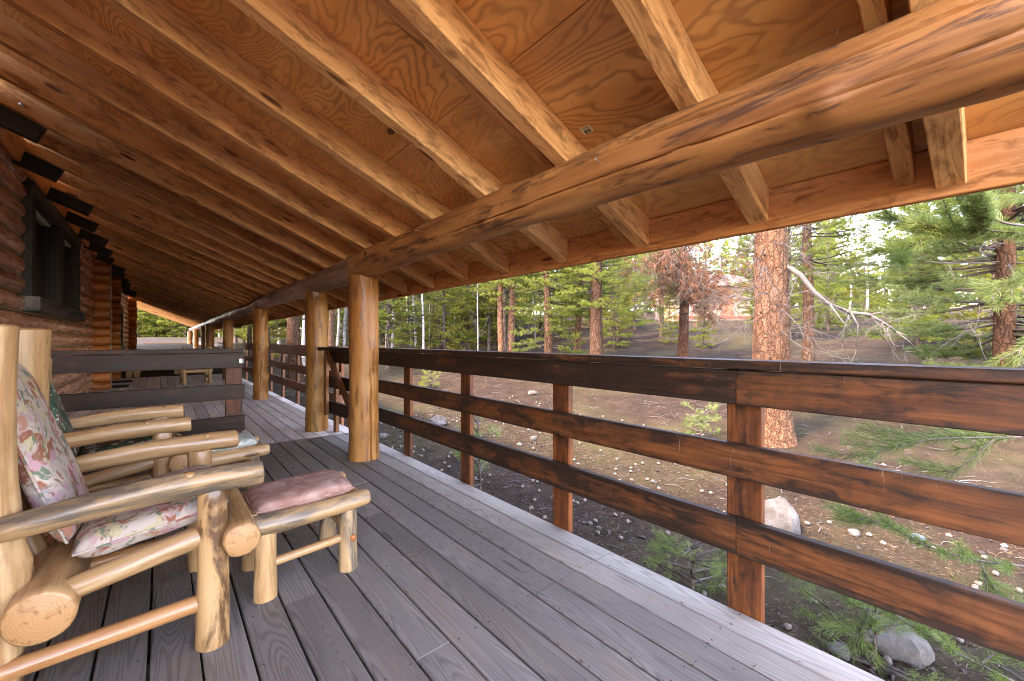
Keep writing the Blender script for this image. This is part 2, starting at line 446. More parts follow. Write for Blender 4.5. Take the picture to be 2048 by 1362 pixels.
def mat_print(name, base, cols, sc=7.0, line=(0.10, 0.06, 0.05)):
    """printed cushion cloth: layered blotches of several inks with thin outlines"""
    g = G(name, 0.85, 0.2)
    v = g.coord()
    vv = g.vmath('ADD', v, g.mul(g.noise(v, sc * 1.1, 2, 0.5, col=True), (0.10, 0.10, 0.10)))
    c = g.mix(0.0, base, base)
    for i, (col, thr, s) in enumerate(cols):
        nn = g.noise(g.vmath('ADD', vv, (3.7 * i, 9.1 * i, 5.3 * i)), sc * s, 3, 0.62, 0.6)
        c = g.mix(g.ramp(nn, [(thr, 0.0), (thr + 0.035, 0.92)]), c, col)
        c = g.mix(g.ramp(nn, [(thr - 0.012, 0.0), (thr, 0.5), (thr + 0.012, 0.0)]), c, line)
    weave = g.noise(v, 260, 2, 0.6)
    fold = g.noise(v, 6, 2, 0.5)
    return g.finish(c, g.math('ADD', g.math('MULTIPLY', weave, 0.15), fold), 0.25, 0.012)


M['print_a'] = mat_print('cream_floral_print', (0.37, 0.295, 0.24), [((0.36, 0.19, 0.20), 0.53, 0.8), ((0.34, 0.28, 0.15), 0.565, 1.3), ((0.22, 0.06, 0.03), 0.56, 1.7),
                                                                 ((0.085, 0.12, 0.075), 0.575, 2.3), ((0.30, 0.125, 0.08), 0.60, 1.2), ((0.22, 0.21, 0.20), 0.62, 1.9)], 8, (0.25, 0.14, 0.12))
M['print_b'] = mat_print('dark_green_print', (0.045, 0.10, 0.055), [((0.14, 0.085, 0.06), 0.50, 0.9), ((0.02, 0.05, 0.03), 0.55, 1.6), ((0.42, 0.45, 0.40), 0.585, 1.3),
                                                                  ((0.58, 0.58, 0.52), 0.63, 1.9), ((0.015, 0.02, 0.02), 0.61, 2.1)], 11, (0.02, 0.025, 0.02))
M['print_c'] = mat_print('teal_and_coral_print', (0.36, 0.40, 0.34), [((0.55, 0.52, 0.44), 0.52, 1.0), ((0.50, 0.21, 0.13), 0.61, 1.4), ((0.14, 0.27, 0.24), 0.58, 1.9)], 13, (0.07, 0.09, 0.08))


def mat_pink():
    g = G('dusty_pink_velvet', 0.8, 0.25)
    v = g.coord()
    n = g.noise(v, 7, 4, 0.6, 1.6)
    n2 = g.noise(v, 3, 2, 0.5)
    c = g.ramp(n, [(0.35, (0.25, 0.12, 0.09)), (0.52, (0.34, 0.19, 0.15)), (0.68, (0.43, 0.29, 0.24))])
    c = g.mix(g.ramp(n2, [(0.62, 0.0), (0.72, 0.5)]), c, (0.17, 0.06, 0.05))
    return g.finish(c, n, 0.15, 0.01)


M['pink'] = mat_pink()


# ------------------------------------------------------------------ object helpers
def tag(o, label=None, cat=None, group=None, kind=None):
    if label:
        o['label'] = label
    if cat:
        o['category'] = cat
    if group:
        o['group'] = group
    if kind:
        o['kind'] = kind
    return o


def empty(name, loc=(0, 0, 0), rz=0.0):
    o = bpy.data.objects.new(name, None)
    o.empty_display_size = 0.1
    o.location = loc
    o.rotation_euler = (0, 0, rz)
    COL.objects.link(o)
    return o


def link(name, me, parent=None, mat4=None, tint=None):
    """parent transforms here are always pure location + z turn; mat4 is given in the parent's space"""
    o = bpy.data.objects.new(name, me)
    COL.objects.link(o)
    if parent is not None:
        o.parent = parent
    if mat4 is not None:
        o.matrix_local = mat4
    if tint is not None:
        o.color = tint if len(tint) == 4 else (*tint, 1)
    return o


def mk(name, verts, faces, mats, smooth_=False, mi=None, sharp=None):
    me = bpy.data.meshes.new(name)
    me.from_pydata([tuple(v) for v in verts], [], faces)
    for m_ in (mats if isinstance(mats, (list, tuple)) else [mats]):
        me.materials.append(m_)
    if mi is not None:
        me.polygons.foreach_set('material_index', mi)
    if smooth_:
        me.polygons.foreach_set('use_smooth', [True] * len(me.polygons))
        if sharp is not None:
            try:
                me.set_sharp_from_angle(angle=sharp)
            except Exception:
                pass
    me.update()
    return me


def frame(p0, p1, up=(0, 0, 1)):
    p0, p1 = Vector(p0), Vector(p1)
    x = (p1 - p0).normalized()
    u = Vector(up)
    if abs(x.dot(u)) > 0.98:
        u = Vector((0, 1, 0))
    y = u.cross(x).normalized()
    z = x.cross(y)
    m = Matrix((x, y, z)).transposed().to_4x4()
    m.translation = (p0 + p1) / 2
    return m, (p1 - p0).length


def board(name, p0, p1, wid, thk, mat, parent=None, up=(0, 0, 1), ch=0.003, nseg=1, jit=0.0, tint=None, cut=None):
    """plank from p0 to p1; wid across (local Y), thk along 'up' (local Z); edges eased; jit makes the edges uneven"""
    m, L = frame(p0, p1, up)
    a, b = wid / 2, thk / 2
    ch = min(ch, a * 0.4, b * 0.4)
    prof = [(-a + ch, -b), (a - ch, -b), (a, -b + ch), (a, b - ch), (a - ch, b), (-a + ch, b), (-a, b - ch), (-a, -b + ch)]
    vs, fs = [], []
    for i in range(nseg + 1):
        x = -L / 2 + L * i / nseg
        jy = random.uniform(-jit, jit)
        jw = random.uniform(-jit, jit)
        jz = random.uniform(-jit, jit)
        for k, (y, z) in enumerate(prof):
            xx = x
            if i == 0 and ch:
                xx = x
            q = random.uniform(-jit, jit) * 0.4
            vs.append((xx, y + jy + (jw if y > 0 else 0), z + (jz if z < 0 else 0) + q))
    for i in range(nseg):
        for k in range(8):
            k2 = (k + 1) % 8
            fs.append((i * 8 + k, i * 8 + k2, (i + 1) * 8 + k2, (i + 1) * 8 + k))
    fs.append(tuple(range(7, -1, -1)))
    fs.append(tuple(nseg * 8 + k for k in range(8)))
    fs = [tuple(reversed(f)) for f in fs] if False else fs
    me = mk(name, vs, fs, mat)
    return link(name, me, parent, m, tint)


def log(name, pts, radii, mat, parent=None, seg=20, step=0.06, wob=0.004, knots=0, endmat=None, roundend=(0.0, 0.0), tint=None,
        groove=None, sq=(1, 1), seed=None, flare=0.0, bulge=0.0):
    """rounded, slightly crooked log through pts (parent space); grain along local X; cut ends get end grain"""
    rnd = random.Random(seed if seed is not None else random.random())
    pts = [Vector(p) for p in pts]
    m, L = frame(pts[0], pts[-1])
    mi_ = m.inverted()
    lp = [mi_ @ p for p in pts]
    n = max(6, int(L / step))
    ph = [rnd.uniform(0, 6.28) for _ in range(8)]
    so_ = rnd.uniform(0, 100)
    kn = [(rnd.uniform(0.1, 0.9), rnd.uniform(0, 6.28), rnd.uniform(0.5, 1.0)) for _ in range(knots)]
    vs, fs, ms = [], [], []
    T = [i / n for i in range(n + 1)]
    if roundend[0] > 0:
        T = [0, 0.0012, 0.004, 0.01] + [t for t in T if t > 0.015]
        e = roundend[0] / L
        T = [0, e * .06, e * .25, e * .55] + [t for t in T if t > e * .8]
    if roundend[1] > 0:
        e = roundend[1] / L
        T = [t for t in T if t < 1 - e * .8] + [1 - e * .55, 1 - e * .25, 1 - e * .06, 1]
    for t in T:
        u = t * (len(lp) - 1)
        i = min(int(u), len(lp) - 2)
        fr = u - i
        if len(lp) > 2:                      # smooth (Catmull-Rom) centre line
            a_, b_, c_, d_ = lp[max(i - 1, 0)], lp[i], lp[i + 1], lp[min(i + 2, len(lp) - 1)]
            c0 = 0.5 * ((2 * b_) + (c_ - a_) * fr + (2 * a_ - 5 * b_ + 4 * c_ - d_) * fr * fr + (3 * b_ - a_ - 3 * c_ + d_) * fr ** 3)
        else:
            c0 = lp[i].lerp(lp[i + 1], fr)
        ur = t * (len(radii) - 1)
        j = min(int(ur), len(radii) - 2)
        r = radii[j] + (radii[j + 1] - radii[j]) * (ur - j)
        if roundend[0] > 0 and t * L < roundend[0]:
            r *= math.sqrt(max(0.0, 1 - (1 - t * L / roundend[0]) ** 2)) * 0.6 + 0.4
        if roundend[1] > 0 and (1 - t) * L < roundend[1]:
            r *= math.sqrt(max(0.0, 1 - (1 - (1 - t) * L / roundend[1]) ** 2)) * 0.6 + 0.4
        if flare:
            r *= 1 + flare * max(0, 1 - t * L / 0.5) ** 2
        x = c0.x
        for k in range(seg):
            th = 2 * PI * k / seg
            nz = mnoise.noise(Vector((x * 2.2 + so_, math.cos(th) * 1.1, math.sin(th) * 1.1))) * wob * 2.0
            nz += mnoise.noise(Vector((x * 7 + so_, math.cos(th) * 2.6, math.sin(th) * 2.6 + 7))) * wob * 0.8
            rr = r + nz
            if bulge:
                rr += bulge * mnoise.noise(Vector((x * 1.1 + so_, 3.3, 1.7)))
            for (kt, kth, ks) in kn:
                dx = (t - kt) * L
                da = (th - kth + PI) % (2 * PI) - PI
                q = (dx / (0.05 * ks + 0.012)) ** 2 + (da / 0.42) ** 2
                if q < 4:
                    rr += r * 0.20 * ks * math.exp(-q * 1.6)
            if groove:
                for (gth, gw, gd, g0, g1) in groove:
                    gt = gth + 0.16 * mnoise.noise(Vector((x * 0.9 + so_, gth, 0.5))) + 0.05 * mnoise.noise(Vector((x * 7 + so_, gth, 2.5)))
                    gq = max(0.0, 0.55 + 1.1 * mnoise.noise(Vector((x * 1.4 + so_, gth, 9.5))))
                    da = (th - gt + PI) % (2 * PI) - PI
                    rr -= gd * min(1.3, gq) * math.exp(-(da / gw) ** 2) * smooth(g0, g0 + 0.3, x) * (1 - smooth(g1 - 0.3, g1, x))
            vs.append((x, c0.y + rr * math.cos(th) * sq[0], c0.z + rr * math.sin(th) * sq[1]))
    nr = len(T)
    for i in range(nr - 1):
        for k in range(seg):
            k2 = (k + 1) % seg
            fs.append((i * seg + k, i * seg + k2, (i + 1) * seg + k2, (i + 1) * seg + k))
            ms.append(0)
    for base, sgn in ((0, 1), ((nr - 1) * seg, -1)):
        ci = len(vs)
        cx = sum(vs[base + k][0] for k in range(seg)) / seg
        cy = sum(vs[base + k][1] for k in range(seg)) / seg
        cz = sum(vs[base + k][2] for k in range(seg)) / seg
        ring0 = len(vs)
        ease = 0.012 if endmat is not None else 0.0
        for k in range(seg):                # a slightly eased rim before the flat cut
            v_ = vs[base + k]
            vs.append((cx - sgn * ease * 0.6, cy + (v_[1] - cy) * 0.90, cz + (v_[2] - cz) * 0.90))
        vs.append((cx - sgn * ease * 0.6, cy, cz))
        cc = len(vs) - 1
        for k in range(seg):
            k2 = (k + 1) % seg
            q = (base + k2, base + k, ring0 + k, ring0 + k2)
            fs.append(q if sgn > 0 else tuple(reversed(q)))
            ms.append(0)
            q = (ring0 + k2, ring0 + k, cc)
            fs.append(q if sgn > 0 else tuple(reversed(q)))
            ms.append(1 if endmat is not None else 0)
    me = mk(name, vs, fs, [mat, endmat] if endmat is not None else [mat], True, ms, math.radians(50))
    return link(name, me, parent, m, tint)


class MB:
    """collects tubes and boxes into one mesh"""
    def __init__(s):
        s.v, s.f = [], []

    def tube(s, pts, r0, r1, seg=4):
        base = len(s.v)
        n = len(pts)
        pts = [Vector(p) for p in pts]
        for i, p in enumerate(pts):
            d = (pts[min(i + 1, n - 1)] - pts[max(i - 1, 0)])
            if d.length < 1e-6:
                d = Vector((0, 0, 1))
            d.normalize()
            a = d.orthogonal().normalized()
            if abs(d.z) < 0.9:
                a = d.cross(Vector((0, 0, 1))).normalized()
            b = d.cross(a)
            r = r0 + (r1 - r0) * i / max(1, n - 1)
            for k in range(seg):
                th = 2 * PI * k / seg
                s.v.append(p + a * (r * math.cos(th)) + b * (r * math.sin(th)))
        for i in range(n - 1):
            for k in range(seg):
                k2 = (k + 1) % seg
                s.f.append((base + i * seg + k, base + i * seg + k2, base + (i + 1) * seg + k2, base + (i + 1) * seg + k))
        s.f.append(tuple(base + k for k in range(seg - 1, -1, -1)))
        s.f.append(tuple(base + (n - 1) * seg + k for k in range(seg)))

    def box(s, lo, hi):
        b = len(s.v)
        x0, y0, z0 = lo
        x1, y1, z1 = hi
        s.v += [(x0, y0, z0), (x1, y0, z0), (x1, y1, z0), (x0, y1, z0), (x0, y0, z1), (x1, y0, z1), (x1, y1, z1), (x0, y1, z1)]
        s.f += [tuple(b + q for q in f) for f in ((0, 3, 2, 1), (4, 5, 6, 7), (0, 1, 5, 4), (1, 2, 6, 5), (2, 3, 7, 6), (3, 0, 4, 7))]

    def disc(s, c, nrm, r, h, seg=8):
        nrm = Vector(nrm).normalized()
        c = Vector(c)
        s.tube([c, c + nrm * h], r, r * 0.8, seg)

    def build(s, name, mat, parent=None, smooth_=False, mat4=None, tint=None):
        return link(name, mk(name, s.v, s.f, mat, smooth_), parent, mat4, tint)


def tri_mesh(name, V, tone, mat):
    """V: (n,3,3) triangles, tone: (n,) 0..1 per leaf"""
    n = len(V)
    me = bpy.data.meshes.new(name)
    me.vertices.add(n * 3)
    me.vertices.foreach_set('co', np.ascontiguousarray(V, dtype=np.float32).ravel())
    me.loops.add(n * 3)
    me.loops.foreach_set('vertex_index', np.arange(n * 3, dtype=np.int32))
    me.polygons.add(n)
    me.polygons.foreach_set('loop_start', np.arange(0, n * 3, 3, dtype=np.int32))
    at_ = me.attributes.new('tone', 'FLOAT', 'FACE')
    at_.data.foreach_set('value', np.clip(tone, 0, 1).astype(np.float32))
    me.materials.append(mat)
    me.update()
    me.validate()
    return me


def unit(a):
    return a / np.maximum(1e-9, np.linalg.norm(a, axis=-1, keepdims=True))


def needle_tris(C, D, n, L, W, spread, tone, rng, jit=0.0, droop=0.0):
    """n needles from each centre C heading around D"""
    C = np.repeat(C, n, 0)
    D = np.repeat(D, n, 0)
    tone = np.repeat(tone, n, 0) + rng.normal(0, 0.10, len(C))
    d = unit(D + rng.normal(0, 1, C.shape) * spread)
    d[:, 2] -= droop
    d = unit(d)
    if jit:
        C = C + rng.normal(0, jit, C.shape)
    ln = L * rng.uniform(0.65, 1.15, (len(C), 1))
    side = unit(np.cross(d, rng.normal(0, 1, C.shape))) * (W / 2)
    V = np.stack([C - side, C + side, C + d * ln], 1)
    return V, tone


# ------------------------------------------------------------------ the setting: ground and deck
def build_ground():
    xs = np.unique(np.concatenate([np.linspace(-160, -8, 12), np.linspace(-8, 1.5, 10), np.linspace(1.5, 14, 84), np.linspace(14, 40, 60), np.linspace(40, 160, 20)]))
    ys = np.unique(np.concatenate([np.linspace(-120, -8, 12), np.linspace(-8, 18, 130), np.linspace(18, 60, 70), np.linspace(60, 180, 20)]))
    vs = [(x, y, ground_z(x, y)) for y in ys for x in xs]
    nx = len(xs)
    fs = [(j * nx + i, j * nx + i + 1, (j + 1) * nx + i + 1, (j + 1) * nx + i) for j in range(len(ys) - 1) for i in range(nx - 1)]
    o = link('ground', mk('ground', vs, fs, M['ground'], True))
    tag(o, 'sloping forest floor of brown soil and needles beyond the porch', kind='structure')


build_ground()

DECK_EDGE, PITCH, DTH = 1.865, 0.1465, 0.036
Y_END, Y_NEAR, Y_SPLIT = 36.0, -0.62, 5.22
deck = empty('porch_deck')
tag(deck, 'grey weathered plank floor of the long porch', kind='structure')
nails = MB()
nrows = 22
for r in range(nrows):
    xc = DECK_EDGE - PITCH * (r + 0.5)
    for (ya, yb, base, dy) in ((Y_NEAR, Y_SPLIT, 0, 0), (Y_SPLIT, 20.3, 1, 0), (20.3, Y_END, 2, 0)):
        y = ya
        cuts = [ya]
        stepl = {0: 3.7, 1: 5.0, 2: 8.0}[base]
        yy = ya + random.uniform(0.4, 1.0) * stepl
        while yy < yb - 0.8:
            cuts.append(round((yy - 0.04) / 0.65) * 0.65 + 0.04)
            yy += random.uniform(0.75, 1.15) * stepl
        cuts.append(yb)
        for q in range(len(cuts) - 1):
            a, b = cuts[q] + 0.002, cuts[q + 1] - 0.002
            if b - a < 0.1:
                continue
            tint = {0: (0.62, 0.565, 0.50), 1: (2.3, 2.05, 1.9), 2: (2.25, 2.1, 2.0)}[base]  # far boards are a paler stain, raised further in place of missing light
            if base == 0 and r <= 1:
                tint = (0.86, 0.785, 0.69)  # skylight along the open edge put into the outer boards' colour
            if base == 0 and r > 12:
                tint = (0.39, 0.35, 0.305)  # shade towards the wall put into these boards' colour
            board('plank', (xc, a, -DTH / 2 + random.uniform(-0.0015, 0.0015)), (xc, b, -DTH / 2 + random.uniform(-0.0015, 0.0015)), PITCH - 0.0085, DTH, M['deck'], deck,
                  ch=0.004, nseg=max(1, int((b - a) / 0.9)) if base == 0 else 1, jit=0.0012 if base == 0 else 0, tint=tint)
            if base < 2:
                j0 = math.ceil((a - 0.04) / 0.65)
                j1 = math.floor((b - 0.04) / 0.65)
                for j in range(j0, j1 + 1):
                    yj = j * 0.65 + 0.04
                    for sx in (-0.045, 0.045):
                        if random.random() < 0.9:
                            nails.disc((xc + sx + random.uniform(-.006, .006), min(b - .02, max(a + .02, yj + random.uniform(-.012, .012))), -0.001), (0, 0, 1), 0.0042, 0.0024, 6)
tag(nails.build('nail_heads', M['nail'], deck), kind='stuff')
j = MB()
for k in range(-1, 56):
    yj = k * 0.65 + 0.04
    j.box((-1.30, yj - 0.02, -0.24), (DECK_EDGE - 0.045, yj + 0.02, -0.0385))
j.build('joists', M['under'], deck)
board('rim_joist', (DECK_EDGE - 0.022, Y_NEAR, -0.14), (DECK_EDGE - 0.022, Y_END, -0.14), 0.04, 0.2, M['newrail'], deck)
# fallen needles and crumbs caught in the gaps
nN = 900
C = np.zeros((nN, 3))
gi = RNG.integers(1, 20, nN)
C[:, 0] = DECK_EDGE - PITCH * gi + RNG.normal(0, 0.006, nN)
C[:, 1] = RNG.uniform(0.3, 6.5, nN)
far = RNG.random(nN) < 0.18
C[far, 0] += RNG.normal(0, 0.05, far.sum())
C[:, 2] = 0.004
D = np.stack([RNG.normal(0, 0.5, nN), RNG.normal(0, 1, nN), np.zeros(nN)], 1)
V, tn = needle_tris(C, unit(D), 2, 0.022, 0.003, 0.25, RNG.uniform(0, 1, nN), RNG)
V[:, :, 2] = 0.0035 + 0.004 * RNG.random((len(V), 3))
tag(link('needle_litter', tri_mesh('needle_litter', V, tn, M['litter']), deck), kind='stuff')

# ------------------------------------------------------------------ porch roof
SL = 0.42                                 # pitch of the roof
def raf_z(x):                             # underside of the rafters
    return 1.737 + SL * (2.25 - x)
RD = 0.158                                # rafter depth measured square to the slope
nrm = Vector((SL, 0, 1)).normalized()
roof = empty('porch_roof', (0, 0, 0))
tag(roof, 'long sloping porch roof of orange rafters and plywood sheets over the deck', 'roof')
RX0, RX1 = -1.42, 2.262
rtints = [(1.0, 0.95, 0.9), (0.80, 0.70, 0.62), (1.05, 1.0, 0.95), (0.72, 0.60, 0.52), (1.0, 0.98, 0.95), (0.9, 0.8, 0.72)]
for k in range(0, 55):
    y = 0.11 + 0.65 * k + random.uniform(-0.012, 0.012)
    if k == 1:
        y = 0.735
    skew = random.uniform(-0.02, 0.02)
    zc = nrm * (RD / 2)
    p0 = Vector((RX0, y - skew, raf_z(RX0))) + zc
    p1 = Vector((RX1, y + skew, raf_z(RX1))) + zc
    tn_ = rtints[k % 6] if k > 4 else (1.06, 1.04, 1.0)
    near = k < 12
    board('rafter', p0, p1, 0.084, RD, M['rafter'], roof, up=nrm, ch=0.004, nseg=14 if near else 1, jit=0.004 if near else 0, tint=tn_)
    if k % 2 == 0 and k < 20:             # a thinner timber sistered beside every second rafter
        d2 = 0.118
        zc2 = nrm * (RD - d2 / 2 - 0.001)
        yo = 0.112
        p0 = Vector((RX0 + 0.3, y + yo - skew, raf_z(RX0 + 0.3))) + zc2
        p1 = Vector((RX1 - 0.004, y + yo + 0.01 + skew, raf_z(RX1))) + zc2
        board('sister_rafter', p0, p1, 0.06, d2, M['rafter'], roof, up=nrm, ch=0.006, nseg=14, jit=0.006, tint=(0.95, 0.85, 0.75))
# plywood sheets, staggered, laid on the rafters
L_SL = math.sqrt(1 + SL * SL)
sw = 1.303
xs = [2.30, 2.30 - sw / L_SL, 2.30 - 2 * sw / L_SL, 2.30 - 3 * sw / L_SL]
for r in range(3):
    y = -0.45 - (1.3 if r % 2 else 0)
    while y < Y_END:
        ya, yb = max(y, -0.45) + 0.0012, min(y + 2.6, Y_END) - 0.0012
        if yb - ya > 0.1:
            xm = (xs[r] + xs[r + 1]) / 2
            c = Vector((xm, 0, raf_z(xm))) + nrm * (RD + 0.0085)
            board('plywood_sheet', (c.x, ya, c.z), (c.x, yb, c.z), sw - 0.003, 0.015, M['ply'], roof, up=nrm, ch=0.001,
                  tint=random.choice([(1, 1, 1), (1.12, 1.05, 0.95), (0.92, 0.88, 0.85), (1.05, 1.0, 1.0)]))
        y += 2.6
fz = raf_z(2.29)
board('fascia_board', (2.285, -0.45, fz + 0.075), (2.285, 16, fz + 0.075), 0.042, 0.192, M['rafter'], roof, ch=0.004, nseg=30, jit=0.0015, tint=(0.80, 0.62, 0.52))
board('fascia_board', (2.285, 16.003, fz + 0.075), (2.285, Y_END, fz + 0.075), 0.042, 0.192, M['rafter'], roof, ch=0.004, tint=(0.80, 0.62, 0.52))
# shingle deck above and an unseen cabin slope added behind to block sun
mb = MB()
cz = nrm * (RD + 0.030)
for (xa, xb) in ((2.36, -7.5),):
    a, b = Vector((xa, 0, raf_z(xa))) + cz, Vector((xb, 0, raf_z(xb))) + cz
    t_ = nrm * 0.05
    base = len(mb.v)
    for yy in (-0.5, Y_END + 0.1):
        mb.v += [(a.x, yy, a.z), (b.x, yy, b.z), (b.x + t_.x, yy, b.z + t_.z), (a.x + t_.x, yy, a.z + t_.z)]
    mb.f += [(0, 1, 2, 3), (7, 6, 5, 4), (0, 4, 5, 1), (1, 5, 6, 2), (2, 6, 7, 3), (3, 7, 4, 0)]
mb.build('roof_covering', M['shedroof'], roof)
# nail points coming through the plywood
mb = MB()
for _ in range(260):
    x, y = random.uniform(-1.0, 2.2), random.uniform(-1.0, 6.5)
    p = Vector((x, y, raf_z(x))) + nrm * (RD + 0.001)
    d = Vector((random.uniform(-.5, .5), random.uniform(-.5, .5), -1))
    mb.tube([p, p + d.normalized() * random.uniform(0.008, 0.02)], 0.0014, 0.0008, 4)
tag(mb.build('nail_points', M['steel'], roof), kind='stuff')
# paper barcode label on the plywood
p = Vector((1.525, 1.289, raf_z(1.525))) + nrm * (RD - 0.0012)
lab = board('barcode_label', p - Vector((0, 0.030, 0)), p + Vector((0, 0.030, 0)), 0.046, 0.0012, M['sticker'], roof, up=nrm, ch=0.0002)
mb = MB()
xx = -0.020
for i in range(13):
    ww = random.choice([0.0008, 0.0014, 0.0022])
    mb.box((xx, -0.018, -0.0012), (xx + ww, 0.004, -0.0009))
    xx += ww + random.choice([0.001, 0.0018])
for i in range(9):
    mb.box((-0.022 + i * 0.005, 0.012, -0.0012), (-0.0185 + i * 0.005, 0.016, -0.0009))
mb.build('barcode_print', M['ink'], lab)
# metal bolts and nails
def stub_x(i):
    return (-0.80, -0.86, -0.74, -0.80, -0.78)[i % 5]
for i in range(14):
    k = 8 + 2 * i
    y = 0.11 + 0.65 * k
    xt = stub_x(i)
    d = 0.20
    zz = raf_z(xt) - 0.065
    zc = nrm * 0.0
    p1 = Vector((xt, y + 0.095, raf_z(xt) - 0.05))
    p0 = Vector((-1.55, y + 0.095, raf_z(-1.55) - 0.05))
    board('rafter_tail', p0, p1, 0.082, d, M['darktail'], roof, up=nrm, ch=0.005, nseg=4, jit=0.002)
    if i < 8:
        bx = xt - 0.12
        bp = Vector((bx, y - 0.044, raf_z(bx))) + nrm * 0.06
        mb = MB()
        mb.tube([bp, bp + Vector((0, -0.004, 0))], 0.017, 0.016, 12)
        mb.tube([bp, bp + Vector((0, -0.013, 0))], 0.009, 0.008, 6)
        mb.build('bolt_head', M['steel'], roof, True)
    # orange blocking between the tails, standing on the wall
    zb = raf_z(-1.12)
    board('blocking', (-1.13, y + 0.15, zb - 0.02), (-1.13, y + 1.30, zb - 0.02), 0.045, 0.21, M['rafter'], roof, up=(0.25, 0, 1), ch=0.004, tint=(0.98, 0.72, 0.58))

# ------------------------------------------------------------------ porch beam and log posts
BX, BZ = 1.50, 1.885
beam = empty('porch_beam', (BX, 0, BZ))
tag(beam, 'thick round log beam running under the rafters on the porch posts', 'beam')
rr = [0.128, 0.122, 0.126, 0.118, 0.121, 0.124, 0.116, 0.126, 0.122]
pts = [(0.0, Y_NEAR, 0.0), (0.02, 0.0, -0.008), (0.0, 1.2, 0.004), (-0.01, 2.6, 0.006), (0, 4.1, 0.0)]
log('log', pts, rr, M['beam'], beam, seg=132, step=0.03, wob=0.006, knots=7, endmat=M['endgrain'], groove=[(0.34, 0.04, 0.04, -3.0, 1.9), (-0.5, 0.03, 0.014, -2.2, 0.6)], seed=5, bulge=0.010)
pts = [(0, 4.1, 0.004), (0.015, 6, -0.008), (-0.02, 8, 0.0), (0.0, 10.2, 0.002)]
log('log', pts, [0.125, 0.118, 0.122, 0.116, 0.12], M['barebark'], beam, seg=80, step=0.04, wob=0.010, knots=12, endmat=M['endgrain'], groove=[(0.3, 0.07, 0.022, -3, 1.2)], seed=8, bulge=0.016)
pts = [(0, 10.2, 0.002), (-0.01, 16, 0.0), (-0.01, 22, 0.0), (-0.0, 29, 0.0), (-0.01, Y_END, 0.0)]
log('log', pts, [0.12, 0.128, 0.118, 0.125, 0.12], M['barebark'], beam, seg=20, step=0.07, wob=0.016, knots=60, endmat=M['endgrain'], seed=9, bulge=0.022)
# a knot hole by the first post and a bent nail
mb = MB()
kp = Vector((-0.122, 3.62, 0.03))
mb.tube([kp + Vector((0.03, 0, 0)), kp + Vector((0.004, 0, 0)), kp + Vector((-0.006, 0, 0))], 0.036, 0.022, 12)
mb.build('knot', M['crack'], beam, True)
for (yy, zz) in ((1.05, 0.0), (2.6, 0.03)):
    mb = MB()
    q = Vector((-0.112, yy, zz))
    mb.tube([q, q + Vector((-0.03, -0.004, 0.006)), q + Vector((-0.05, -0.008, 0.003))], 0.0024, 0.0024, 5)
    mb.disc(q + Vector((-0.05, -0.008, 0.003)), (-1, 0, 0), 0.006, 0.002)
    mb.build('nail', M['steel'], beam)

POSTS = [(1.50, 3.99, 0.139, 'varnished log post nearest the camera with a long drying crack'),
         (1.505, 5.62, 0.130, 'log post just beyond the open gate with dark streaks'),
         (1.47, 9.35, 0.128, 'third log post beyond the gate, standing past the partition end'),
         (1.48, 14.7, 0.130, 'fourth log post along the porch, behind the far log chair'),
         (1.46, 20.6, 0.150, 'stout log post in the farther half of the porch'),
         (1.40, 22.4, 0.125, 'dark log post close behind the stout far post'),
         (1.45, 29.6, 0.130, 'second to last log post at the far porch end'),
         (1.42, 35.6, 0.130, 'last log post at the far corner of the porch')]
for i, (x, y, r, lb) in enumerate(POSTS):
    t = tag(empty('log_post', (x, y, 0)), lb, 'post', 'log posts carrying the porch beam')
    gr = [(4.85, 0.045, 0.045, -1.2, 1.2)] if i == 0 else ([(4.5, 0.05, 0.018, -0.9, 0.7)] if i in (2, 3) else None)
    log('trunk', [(0, 0, 0.0), (0.004, 0.003, 0.9), (0.0, 0, 1.772)], [r * 1.04, r * 0.99, r, r * 1.0], M['post'], t, seg=120 if i < 3 else 24, step=0.035, wob=0.005, knots=5,
        groove=gr, seed=20 + i, tint=[(1.05, 1.0, 1.0), (0.98, 1.02, 0.9), (0.95, 0.9, 0.8), (1, 1, 1)][min(i, 3)])

